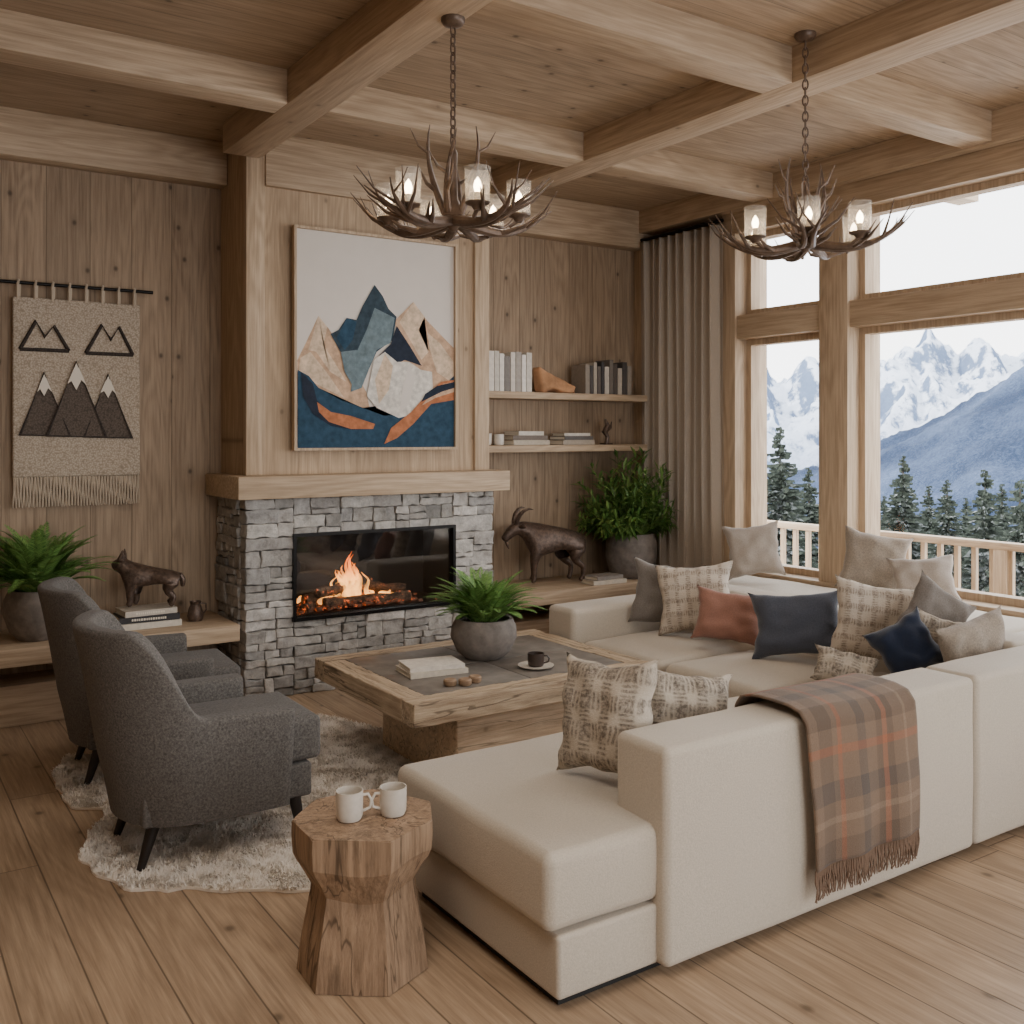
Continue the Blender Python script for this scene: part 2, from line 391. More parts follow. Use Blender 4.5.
fn=noi(nt,tco(nt),14,3); ms=nd(nt,'ShaderNodeMixShader',None,{0:mr(nt,fn,.38,.62,.10,.5)})
nt.links.new(tr.outputs[0],ms.inputs[1]); nt.links.new(em.outputs[0],ms.inputs[2]); nt.links.new(ms.outputs[0],nt.nodes['Material Output'].inputs[0])
bm=B()
for i in range(40):
    x=random.gauss(0,.13); y=ru(-.07,.07); hgt=max(.05,.34*math.exp(-(x/.14)**2)*ru(.45,1.05)); r0=ru(.012,.026)
    K=12; ph=ru(0,6)
    pts=[(x*(1-.25*k/K)+.022*sin(ph+k*.7)*k/K, y+.012*cos(ph+k*.8)*k/K, hgt*k/K) for k in range(K+1)]
    tube(bm,pts,[max(.0008,r0*(sin(pi*min(1,(k/K)**.6*.98+.02)))*(1.15-.6*k/K)+.001) for k in range(K+1)],8)
o=obj('fire_flame',bm,m_fl); o.location=(2.68,5.89,.51); setp(o,'bright orange flames rising from the middle of the logs','fire',kind='stuff')

# ---------------------------------------------------------------- PAINTING
PY=5.728
pa=thing('framed_painting','large framed collage painting of blue, white and tan mountain peaks above the mantel','painting',(2.79,5.745,1.47))
X0,X1,Z0,Z1=2.225,3.365,1.475,2.84
cm=[]
for i,(nm,cl) in enumerate((('paint_cream',c(208,200,191)),('paint_tan',c(188,157,130)),('paint_rust',c(172,110,76)),('paint_teal_dark',c(52,66,76)),('paint_teal',c(104,120,126)),('paint_navy',c(38,45,58)),('paint_white',c(206,200,190)),('paint_blue',c(44,69,88)),('paint_sand',c(204,181,156)))):
    cm.append(plain(nm,cl,.8,0,26 if i else 5,.28 if i else .03,.3 if i else .03,.2))
bm=B(); box(bm,X0+.012,X1-.012,PY-.004,5.742,Z0+.012,Z1-.012,0)
lay=0
def poly(pts,mat):
    global lay
    lay+=1
    vs=[bm.verts.new((*(lambda q:(q[0],PY-.004-.0007*lay,q[1]))(wallpt(x,y,PY)),)) for x,y in pts]
    f=bm.faces.new(vs); f.material_index=mat
    r=bmesh.ops.triangulate(bm,faces=[f])
for pts,mt_ in [
 ([(297,360),(306,342),(318,316),(328,328),(344,352),(366,392),(372,420),(297,425)],1),
 ([(318,316),(327,327),(323,345),(334,362),(346,382),(330,372),(316,352),(308,350)],8),
 ([(300,358),(310,352),(326,372),(344,398),(320,386),(298,376)],8),
 ([(413,302),(426,320),(453,348),(453,398),(410,400),(396,350),(395,320)],1),
 ([(413,302),(424,317),(418,330),(428,352),(421,360),(406,334),(399,322)],8),
 ([(426,332),(440,344),(453,362),(453,384),(436,372),(430,352)],8),
 ([(374,285),(382,296),(388,309),(396,317),(392,340),(376,352),(362,384),(352,374),(356,356),(340,352),(330,334),(338,330),(346,318),(356,320),(362,306)],3),
 ([(374,308),(394,318),(390,343),(376,350),(361,388),(350,392),(356,352),(366,330)],4),
 ([(346,318),(356,322),(352,340),(344,350),(336,338)],7),
 ([(396,326),(409,346),(421,366),(404,360),(392,366),(378,356),(390,344)],5),
 ([(340,352),(356,350),(360,364),(352,386),(344,372)],4),
 ([(297,370),(308,376),(318,388),(340,400),(362,408),(384,416),(408,412),(430,398),(453,376),(453,447),(297,451)],7),
 ([(373,360),(384,352),(396,362),(408,362),(420,370),(431,372),(432,392),(414,414),(398,418),(376,408),(366,396)],6),
 ([(384,354),(392,366),(388,390),(378,404),(374,380)],8),
 ([(408,364),(414,380),(408,404),(398,414),(402,386)],0),
 ([(300,372),(312,384),(316,400),(330,416),(345,424),(372,428),(352,430),(330,426),(312,414),(302,396)],5),
 ([(316,402),(330,412),(350,416),(374,424),(372,429),(350,429),(328,422),(318,412)],2),
 ([(453,380),(440,382),(426,394),(410,412),(390,428),(383,444),(396,438),(412,424),(430,404),(453,400)],2),
 ([(453,382),(442,384),(430,394),(420,406),(434,398),(453,392)],1),
 ([(420,402),(440,392),(453,388),(453,382),(436,386),(424,394)],5)]:
    poly(pts,mt_)
obj('canvas',bm,cm,pa,True,smooth=False,fixn=False)
bm=B(); q=.016
box(bm,X0,X0+q,PY-.03,5.744,Z0,Z1); box(bm,X1-q,X1,PY-.03,5.744,Z0,Z1); box(bm,X0+q,X1-q,PY-.03,5.744,Z0,Z0+q); box(bm,X0+q,X1-q,PY-.03,5.744,Z1-q,Z1)
obj('frame',bm,M_bZ,pa,True)
bm=B(); box(bm,X0+.1,X1-.1,5.744,5.769,Z0+.2,Z1-.1); obj('backing_board',bm,M_bZ,pa,True)

# ---------------------------------------------------------------- TAPESTRY
ta=thing('wall_tapestry','woven beige wall hanging with dark mountain motifs and a long fringe','wall hanging',(1.1,6.22,1.16))
def weave(name,a,b2):
    m,nt,b=mk(name,.95); wv=nd(nt,'ShaderNodeTexVoronoi',None,{'Vector':tco(nt),'Scale':105.0})
    setc(nt,b,mix(nt,mr(nt,wv.outputs['Distance'],.1,.8),a,b2)); bump(nt,b,wv.outputs['Distance'],-.5,.006); return m
m_weave=weave('loop_weave',c(196,182,164),c(148,133,115)); m_wd=weave('dark_weave',c(70,60,54),c(42,36,32)); m_wm=weave('grey_brown_weave',c(104,92,82),c(72,63,56))
m_string=plain('fringe_yarn',c(182,166,146),.95); m_cap=plain('cream_yarn',c(220,210,194),.95)
TX0,TX1=.757,1.445
bm=B(); soft_box(bm,TX0,TX1,6.185,6.21,1.33,2.35,.01,(14,1,20),2,(0,0,0),.004,5); obj('woven_panel',bm,m_weave,ta,True)
def tp(px,py,y=6.18):
    q_=wallpt(px,py,6.18); return Vector((q_[0],y,q_[1]))
for grp in ([[(20,349),(36,321),(45,337),(54,326),(69,351)],[(20,349),(69,351)]],[[(86,353),(102,325),(111,340),(119,327),(133,355)],[(86,353),(133,355)]]):
    bm=B()
    for pts in grp: tube(bm,[tp(*p) for p in pts],.0105,6)
    obj('outline_mountain',bm,m_wd,ta,True)
def fpm(bm,pts,y,dep=.006):
    vs=[bm.verts.new(tp(p[0],p[1],y)) for p in pts]
    f=bm.faces.new(vs); r=bmesh.ops.extrude_face_region(bm,geom=[f]); bmesh.ops.translate(bm,vec=(0,-dep,0),verts=[g for g in r['geom'] if isinstance(g,bmesh.types.BMVert)])
for (tri,cap,y) in (([(20,435),(44,373),(70,436)],[(37,392),(44,373),(52,392),(48,388),(44,396),(40,389)],6.188),([(84,437),(108,375),(132,438)],[(100,393),(108,375),(116,394),(112,390),(108,398),(104,391)],6.188),([(47,436),(76,362),(106,437)],[(67,384),(76,362),(86,385),(81,380),(76,390),(71,381)],6.182)):
    bm=B(); fpm(bm,tri,y); mo=obj('mountain_motif',bm,m_wm,ta,True,smooth=False)
    bm=B(); tube(bm,[tp(p[0],p[1],y-.008) for p in tri],.0095,6,closed=True); ol=obj('outline',bm,m_wd,ta,True)
    bm=B(); fpm(bm,cap,y-.010,.005); obj('snow_cap',bm,m_cap,ta,True,smooth=False)
bm=B(); tube(bm,[(.66,6.19,2.43),(1.52,6.19,2.43)],.010,10)
obj('hanging_rod',bm,M_black,ta,True)
for i in range(8):
    x=TX0+.03+i*(TX1-TX0-.06)/7; bm=B()
    tube(bm,[(x-.004,6.19,2.34),(x-.006,6.176,2.42),(x,6.19,2.444),(x+.006,6.204,2.42),(x+.004,6.20,2.34)],.008,6)
    obj('hanging_loop',bm,m_string,ta,True)
bm=B()
for i in range(84):
    x=TX0+.006+i*(TX1-TX0-.012)/83; pts=[(x+.003*sin(i*3+k),6.197+.003*cos(i*2+k),1.34-.18*k/5+ru(-.004,.004)) for k in range(6)]
    tube(bm,pts,[.005,.0055,.005,.0045,.004,.003],5)
setp(obj('fringe',bm,m_string,ta,True),kind='stuff')

# ---------------------------------------------------------------- SHELVES
for zz,lb in ((1.835,'upper oak floating shelf holding upright books in the alcove'),(1.445,'lower oak floating shelf holding cups and stacked books in the alcove')):
    bm=B(); box(bm,3.665,5.27,5.96,YB-.003,zz,zz+.05,0,.004); o=obj('floating_shelf',bm,M_bX)
    for v in o.data.vertices: v.co-=Vector((4.45,6.1,zz))
    o.location=(4.45,6.1,zz); setp(o,lb,'shelf')
BC={}
def bmat(rgb):
    if rgb not in BC: BC[rgb]=plain('book_cover_%d_%d_%d'%rgb,c(*rgb),.6,0,40,.12,.1)
    return BC[rgb]
def book(label,loc,th,ht,dp,rgb,flat=False,rotz=0,group=None,lean=0,title=None):
    t=thing('book',label,'book',loc,rotz,group)
    bm=B(); e=.003
    if flat:
        box(bm,-ht/2,ht/2,-dp/2,dp/2,0,e); box(bm,-ht/2,ht/2,-dp/2,dp/2,th-e,th); box(bm,-ht/2,ht/2,-dp/2,-dp/2+e,e,th-e)
        obj('cover',bm,bmat(rgb),t)
        bm=B(); box(bm,-ht/2+.005,ht/2-.005,-dp/2+e,dp/2-.006,e,th-e); obj('pages',bm,M_page,t)
        if title:
            bm=B(); x=-ht*.30
            while x<ht*.25:
                w_=ru(.006,.012); box(bm,x,x+w_,-dp/2-.0012,-dp/2,th*.32,th*.68); x+=w_+.004
            obj('spine_lettering',bm,M_page,t)
    else:
        box(bm,-th/2,-th/2+e,-dp/2,dp/2,0,ht); box(bm,th/2-e,th/2,-dp/2,dp/2,0,ht); box(bm,-th/2+e,th/2-e,-dp/2,-dp/2+e,0,ht)
        obj('cover',bm,bmat(rgb),t)
        bm=B(); box(bm,-th/2+e,th/2-e,-dp/2+e,dp/2-.006,.005,ht-.005); obj('pages',bm,M_page,t)
        t.rotation_euler=(0,lean,rotz)
    return t
ordn=['first','second','third','fourth','fifth','sixth','seventh','eighth','ninth','tenth','eleventh']
x=3.79; cs=[(214,206,194),(196,188,176),(222,216,206),(120,114,108),(208,200,188),(162,154,144),(226,220,210),(206,198,186)]
for i,rgb in enumerate(cs):
    th=ru(.034,.050); ht=ru(.240,.290)
    book('upright %s book, %s from left in the pale row on the upper shelf'%(('dark grey' if rgb[0]<140 else 'light'),ordn[i]),(x+th/2,6.08,1.886),th,ht,.19,rgb,group='pale upright books on the upper shelf'); x+=th+.006
x=4.67; cs=[(140,130,118),(70,66,64),(170,160,146),(92,84,78),(60,58,58),(192,184,172),(110,102,94),(84,76,70),(182,172,158),(74,70,68),(150,140,128)]
for i,rgb in enumerate(cs):
    th=ru(.026,.046); ht=ru(.205,.27)
    book('upright %s book, %s from left in the darker row on the upper shelf'%(('dark' if rgb[0]<121 else 'pale'),ordn[i]),(x+th/2,6.08,1.886),th,ht,.18,rgb,group='darker upright books on the upper shelf'); x+=th+.006
def stack(px,Y,z,items,where,group):
    for i,(th,ht,dp,rgb,rz,word,ti) in enumerate(items):
        book('%s flat book, %s of the stack %s'%(word,['bottom','middle','third'][i] if i<len(items)-1 else 'top',where),(px,Y,z+.001),th,ht,dp,rgb,True,rz,group,title=ti); z+=th+.0015
    return z
stack(4.16,6.08,1.496,[(.035,.33,.2,(180,168,150),.04,'tan',None),(.032,.30,.19,(110,98,88),-.05,'brown',None),(.03,.24,.18,(206,198,186),.08,'cream',None)],'beside the cups on the shelf','stacked books left on lower shelf')
stack(4.60,6.08,1.496,[(.035,.30,.2,(160,148,132),0,'beige',None),(.028,.28,.19,(90,84,80),.05,'grey',None),(.022,.24,.17,(206,198,186),-.05,'cream',None)],'beside the dark figurine','stacked books right on lower shelf')
def cup(name,label,cat,loc,r_,h_,mat,rotz,handle=True,group=None):
    t=thing(name,label,cat,loc,rotz,group)
    bm=B(); lathe(bm,[(0,.001),(r_*.85,.001),(r_*.97,h_*.15),(r_,h_*.5),(r_,h_),(r_*.93,h_),(r_*.92,h_*.2),(r_*.8,h_*.1),(0,h_*.1)],26)
    obj('cup_body',bm,mat,t)
    if handle:
        bm=B(); tube(bm,[(r_*.95,0,h_*.8),(r_*1.35,0,h_*.82),(r_*1.6,0,h_*.6),(r_*1.5,0,h_*.35),(r_*.95,0,h_*.25)],r_*.11,8); obj('handle',bm,mat,t)
    return t
cup('small_cup','small off white cup at the left end of the lower shelf','cup',(3.82,6.06,1.496),.038,.085,M_ceram,0,False,'cups on the lower shelf')
cup('small_cup','small off white cup next to the book stack on the lower shelf','cup',(3.92,6.05,1.496),.038,.08,M_ceram,0,False,'cups on the lower shelf')
m_rock=plain('rust_rock',c(182,136,98),.9,0,7,.35,.6)
bm=B(); soft_box(bm,-.17,.17,-.05,.05,0,.15,.03,(10,3,6),3,(0,0,0),.03,9,3)
for v in bm.verts:
    k=(v.co.x+.17)/.34; v.co.z*=1.35-1.0*k; v.co.z+=.015*abs(noise.noise(v.co*30)); v.co.z=max(v.co.z,0)
o=obj('stone_ornament',bm,m_rock); o.location=(4.44,6.08,1.886); setp(o,'rust brown wedge shaped rock between the two book rows on the upper shelf','ornament')
bm=B(); box(bm,-.035,.035,-.035,.035,0,.012); tube(bm,[(0,0,.01),(.01,0,.06),(-.02,0,.10),(.012,0,.15),(-.012,0,.20)],[.02,.016,.024,.02,.006],8); tube(bm,[(-.01,0,.10),(.045,0,.13),(.05,0,.18)],[.012,.01,.005],7)
o=obj('figurine',bm,M_bronze); o.location=(4.94,6.07,1.496); setp(o,'small dark twisted figurine at the right of the lower shelf','figurine')

# ---------------------------------------------------------------- animals
def creature(name,V,E,mat,parent,root=0,sub=2):
    me=bpy.data.meshes.new(name); me.from_pydata([v[0] for v in V],E,[]); me.materials.append(mat)
    o=bpy.data.objects.new(name,me); COL.objects.link(o); o.parent=parent
    sk=o.modifiers.new('Skin','SKIN'); sk.use_smooth_shade=True
    d=me.skin_vertices[0].data
    for i,v in enumerate(V):
        r=v[1] if isinstance(v[1],tuple) else (v[1],v[1]); d[i].radius=r
    d[root].use_root=True
    s=o.modifiers.new('Sub','SUBSURF'); s.levels=sub; s.render_levels=sub
    return o
def quadruped(t,P,mat,k=1.0):
    V=[];E=[]
    def add(p,r_,prev):
        V.append((p,r_*k))
        if prev is not None: E.append((prev,len(V)-1))
        return len(V)-1
    pel=add(P['spine'][0][0],P['spine'][0][1],None); cur=pel; idx=[pel]
    for p,r_ in P['spine'][1:]: cur=add(p,r_,cur); idx.append(cur)
    cur=idx[P['neckfrom']]
    for p,r_ in P['neck']: cur=add(p,r_,cur)
    cur=pel
    for p,r_ in P['tail']: cur=add(p,r_,cur)
    dl=P.get('dl',.02)
    for s in (-1,1):
        cur=idx[P['neckfrom']]
        for (x,y,z),r_ in P['fore']: cur=add((x+(dl*s),y*s,z),r_,cur)
        cur=pel
        for (x,y,z),r_ in P['hind']: cur=add((x-(dl*s),y*s,z),r_,cur)
    return creature('body',V,E,mat,t)
t=thing('ibex_statue','bronze horned ibex statue standing on the bench right of the fireplace','statue',(4.31,5.97,.472),RD(-14))
quadruped(t,dict(spine=[((.19,0,.34),.084),((.06,0,.335),.086),((-.08,0,.35),.100)],neckfrom=2,
  neck=[((-.16,0,.39),.074),((-.225,0,.415),.056),((-.28,0,.41),.048),((-.332,0,.357),.034),((-.362,0,.325),.027)],
  tail=[((.265,0,.36),.020),((.28,0,.30),.011)],
  fore=[((-.10,.06,.23),.044),((-.12,.065,.15),.024),((-.118,.065,.05),.016),((-.135,.065,.015),.022)],
  hind=[((.195,.065,.24),.060),((.15,.07,.18),.036),((.230,.07,.12),.021),((.220,.07,.04),.016),((.20,.07,.015),.022)]),M_bronze,1.05)
for s in (-1,1):
    bm=B(); tube(bm,[(-.265,.018*s,.44),(-.262,.032*s,.475),(-.248,.050*s,.515),(-.222,.066*s,.545),(-.188,.078*s,.560),(-.155,.084*s,.555)],[.021,.019,.016,.012,.008,.002],9)
    obj('horn',bm,M_bronze,t)
    bm=B(); tube(bm,[(-.25,.03*s,.425),(-.23,.075*s,.435),(-.22,.105*s,.425)],[.011,.020,.004],7); obj('ear',bm,M_bronze,t)
bm=B(); tube(bm,[(-.335,0,.335),(-.328,0,.30),(-.315,0,.265)],[.014,.012,.003],6); obj('beard',bm,M_bronze,t)
zt=stack(4.66,5.76,.471,[(.03,.30,.17,(206,196,180),-.05,'cream',None),(.026,.26,.15,(140,132,124),.08,'grey',None)],'in front of the ibex statue','books by the ibex statue')
zt=stack(1.42,5.93,.471,[(.036,.34,.22,(206,198,184),0.02,'cream',None),(.034,.33,.21,(48,46,48),-.04,'black','t'),(.032,.29,.2,(196,186,172),.06,'pale tan','t')],'under the lynx statue','books under the lynx statue')
t=thing('lynx_statue','bronze lynx statue standing on stacked books on the left bench','statue',(1.43,5.93,zt),RD(-22))
quadruped(t,dict(dl=.010,spine=[((.125,0,.184),.056),((.03,0,.180),.052),((-.075,0,.190),.060)],neckfrom=2,
  neck=[((-.118,0,.224),.051),((-.148,0,.250),.054),((-.180,0,.240),.036),((-.196,0,.232),.025)],
  tail=[((.172,0,.187),.020),((.192,0,.15),.019),((.190,0,.11),.013)],
  fore=[((-.080,.044,.13),.034),((-.082,.045,.075),.023),((-.080,.045,.03),.018),((-.098,.045,.014),.022)],
  hind=[((.128,.047,.135),.042),((.100,.047,.095),.029),((.140,.047,.06),.019),((.132,.047,.025),.017),((.110,.047,.014),.022)]),M_bronze,1.0)
for s in (-1,1):
    bm=B(); tube(bm,[(-.142,.028*s,.280),(-.136,.036*s,.308),(-.134,.040*s,.336)],[.022,.013,.001],6); obj('ear',bm,M_bronze,t)
t=thing('small_pitcher','small dark metal pitcher beside the lynx statue near the stone','pitcher',(1.70,5.93,.471))
bm=B(); lathe(bm,[(0,0),(.04,0),(.048,.03),(.04,.07),(.028,.095),(.034,.115),(.028,.115),(.022,.095),(0,.06)],20); obj('body',bm,M_bronze,t)
bm=B(); tube(bm,[(.03,0,.1),(.062,0,.095),(.065,0,.06),(.044,0,.035)],.005,7); obj('handle',bm,M_bronze,t)

# ---------------------------------------------------------------- plants
def leafquad(bm,p,d,up,L_,w_,droop=.2):
    sd=d.cross(up)
    if sd.length<1e-4: return
    sd.normalize(); nn=sd.cross(d).normalized()
    a=p; m1=p+d*L_*.45+nn*(-.02*L_); e=p+d*L_-Vector((0,0,droop*L_))
    l=m1+sd*w_/2+nn*w_*.18; r_=m1-sd*w_/2+nn*w_*.18
    va,vl,vr,ve,vm=[bm.verts.new(q) for q in (a,l,r_,e,m1)]
    bm.faces.new((va,vm,vl)); bm.faces.new((va,vr,vm)); bm.faces.new((vm,ve,vl)); bm.faces.new((vm,vr,ve))
def fern(bm,n,Ls,z0,spread=.04,seed=1,ymax=None,lo=34):
    rg=random.Random(seed)
    for i in range(n):
        az=2*pi*i/n*2.618+rg.uniform(-.3,.3); el=RD(rg.uniform(lo,88)); L_=Ls*rg.uniform(.65,1.1)
        p=Vector((cos(az)*spread*rg.random(),sin(az)*spread*rg.random(),z0)); K=22; pts=[p.copy()]; e=el
        for k in range(K):
            e-=RD(rg.uniform(1.9,3.9))*(1.2 if k>8 else .5)
            p=p+Vector((cos(az)*cos(e),sin(az)*cos(e),sin(e)))*L_/K; pts.append(p.copy())
        tube(bm,pts,[.0025*(1-k/(K+2)) for k in range(K+1)],4)
        for k in range(2,K+1):
            tdir=(pts[k]-pts[k-1]).normalized(); sd=tdir.cross(Vector((0,0,1))).normalized(); up=sd.cross(tdir)
            ll=Ls*.125*sin(pi*min(1,.12+.86*k/K))**.8+.005
            for s in (-1,1):
                for hh in (0,.5):
                    pp=pts[k-1].lerp(pts[k],hh)
                    leafquad(bm,pp,(sd*s+tdir*.7).normalized(),up,ll*rg.uniform(.8,1.2),L_/K*.48,-.05)
    if ymax:
        for v in bm.verts:
            if v.co.y>ymax: v.co.y=ymax-(v.co.y-ymax)*.4
def pot_prof(r_,h_,lip=.9):
    return [(0,0.001),(r_*.55,0.001),(r_*.8,h_*.18),(r_,h_*.55),(r_*.97,h_*.8),(r_*lip,h_*.97),(r_*lip,h_),(r_*(lip-.1),h_),(r_*(lip-.08),h_*.85),(0,h_*.85)]
def planter(label,loc,r_,h_,prof,kind,**k):
    t=thing(kind,label,'potted plant',loc)
    bm=B(); lathe(bm,prof,36,jit=.03); obj('pot',bm,M_pot,t)
    bm=B(); lathe(bm,[(0,h_*.90),(r_*.5,h_*.905),(r_*.80,h_*.88),(r_*.80,h_*.86),(0,h_*.86)],24); obj('soil',bm,M_soil,t)
    return t
t=planter('green fern in a squat grey bowl standing on the coffee table',(2.67,4.26,.445),.17,.20,pot_prof(.17,.20,.86),'potted_fern')
bm=B(); fern(bm,150,.30,.18,.07,3); obj('foliage',bm,M_fern,t)
t=planter('arching green fern in a grey pot at the far left of the bench',(.84,5.88,.471),.17,.27,pot_prof(.17,.27,.85),'potted_fern')
bm=B(); fern(bm,170,.41,.24,.06,5,.33); obj('foliage',bm,M_fern,t)
t=planter('large leafy bush in a tall grey pot beside the curtain',(5.03,5.88,.471),.20,.34,[(0,.001),(.13,.001),(.17,.04),(.20,.16),(.195,.27),(.175,.33),(.175,.34),(.155,.34),(.15,.28),(0,.28)],'potted_bush')
bm=B(); rg=random.Random(8)
for i in range(110):
    az=rg.uniform(0,2*pi); el=math.asin(rg.uniform(-.05,1)); L_=rg.uniform(.24,.48)
    dd=Vector((cos(az)*cos(el),sin(az)*cos(el)*.72,sin(el)*1.18)); p0=Vector((cos(az)*.06,sin(az)*.06,.30)); pts=[]
    for k in range(7):
        q=k/6; pts.append(p0+dd*L_*q+Vector((0,0,.10*q*(1-q)+.10*q)))
    tube(bm,pts,[.004-.0004*k for k in range(7)],4)
    for k in range(18):
        q=.28+.74*k/17; i0=min(5,int(min(q,.999)*6)); pp=pts[i0].lerp(pts[i0+1],min(1,q*6-i0)); a2=k*2.4
        s1=dd.cross(Vector((0,0,1))).normalized(); s2=dd.normalized().cross(s1)
        d2=(dd.normalized()*1.0+s1*cos(a2)+s2*sin(a2)).normalized()
        leafquad(bm,pp,d2,(Vector((0,0,1))+dd*.3).normalized(),rg.uniform(.08,.135),rg.uniform(.024,.036),.12)
for v in bm.verts:
    if v.co.y>.32: v.co.y=.32-(v.co.y-.32)*.3
    if v.co.x>.22: v.co.x=.22-(v.co.x-.22)*.3
    if v.co.x<-.38: v.co.x=-.38-(v.co.x+.38)*.3
obj('foliage',bm,M_bush,t)

# ---------------------------------------------------------------- CURTAIN
cu=thing('curtain','floor length taupe pleated curtain hanging beside the window','curtain',(5.33,5.7,0))
bm=B()
def cf(u,v):
    y=5.215+.88*u; ph=u*2*pi*9.5; k=.75+.25*v
    x=5.330+.040*sin(ph)*k+.010*sin(ph*.37+2)+.006*sin(v*5+ph*.2)
    return Vector((x,y+.012*sin(ph*2)*k,.012+v*3.11))
grid(bm,190,24,cf); o=obj('curtain_panel',bm,M_curt,cu,True)
so=o.modifiers.new('thick','SOLIDIFY'); so.thickness=.004
bm=B(); tube(bm,[(5.325,5.2,3.145),(5.325,6.095,3.145)],.014,10); obj('curtain_rod',bm,M_black,cu,True)

# ---------------------------------------------------------------- RUG
outl=[(.74,4.72),(.86,5.24),(1.05,5.12),(1.35,5.2),(1.8,5.36),(2.15,5.25),(2.38,4.7),(2.34,4.15),(2.1,3.8),(1.85,3.6),(1.62,3.30),(1.42,3.16),(1.22,3.26),(1.02,3.42),(.82,3.55),(.70,3.75),(.70,4.05),(.92,4.35),(.78,4.5)]
def smooth_poly(P,it=3):
    for _ in range(it):
        Q=[]
        for i in range(len(P)):
            a=Vector(P[i]); b_=Vector(P[(i+1)%len(P)]); Q+= [tuple(a.lerp(b_,.25)),tuple(a.lerp(b_,.75))]
        P=Q
    return P
SO=smooth_poly(outl)
SO=[(x+.05*noise.noise(Vector((x*8,y*8,0))),y+.05*noise.noise(Vector((x*8,y*8,5)))) for x,y in SO]
def inside(x,y):
    r_=False; j=len(SO)-1
    for i in range(len(SO)):
        xi,yi=SO[i]; xj,yj=SO[j]
        if (yi>y)!=(yj>y) and x<(xj-xi)*(y-yi)/(yj-yi)+xi: r_=not r_
        j=i
    return r_
rug=thing('sheepskin_rug','shaggy cream sheepskin rug lying under the armchairs and coffee table','rug',(1.5,4.2,0))
m_fur=island('cream_fur',[c(228,218,206),c(244,238,229),c(236,228,218),c(248,243,235)],.9,6,0,.07,.1)
bm=B(); vs=[bm.verts.new((x,y,.010)) for x,y in SO]; f=bm.faces.new(vs)
ex=bmesh.ops.extrude_face_region(bm,geom=[f]); bmesh.ops.translate(bm,vec=(0,0,-.009),verts=[g for g in ex['geom'] if isinstance(g,bmesh.types.BMVert)])
bmesh.ops.triangulate(bm,faces=bm.faces); obj('hide',bm,plain('fur_hide',c(234,226,214),.95),rug,True,smooth=False)
V_=[];F_=[]; rg=random.Random(4); cnt=0
while cnt<95000:
    x=rg.uniform(.62,2.45); y=rg.uniform(3.05,5.45)
    if not inside(x,y): continue
    cnt+=1
    nv=noise.noise_vector(Vector((x*13,y*13,1.3))); nv2=noise.noise_vector(Vector((x*55,y*55,7)))
    d=Vector((nv.x*.75+nv2.x*.45+rg.uniform(-.3,.3),nv.y*.75+nv2.y*.45+rg.uniform(-.3,.3),.6)).normalized(); L_=rg.uniform(.016,.028); w_=.0022
    s=Vector((-d.y,d.x,0)); s=s.normalized()*w_ if s.length>1e-4 else Vector((w_,0,0))
    a=rg.uniform(0,.5); s=Matrix.Rotation(a,3,'Z')@s
    p=Vector((x-1.5,y-4.2,.008)); m1=p+d*L_*.6; e=p+Vector((d.x*1.3,d.y*1.3,d.z*.75))*L_
    i0=len(V_); V_+=[p-s,p+s,m1+s*.8,m1-s*.8,e]; F_+=[(i0,i0+1,i0+2,i0+3),(i0+3,i0+2,i0+4)]
me=bpy.data.meshes.new('pile'); me.from_pydata(V_,[],F_); me.materials.append(m_fur); me.polygons.foreach_set('use_smooth',[True]*len(me.polygons))
o=bpy.data.objects.new('pile',me); COL.objects.link(o); o.parent=rug; o['kind']='stuff'

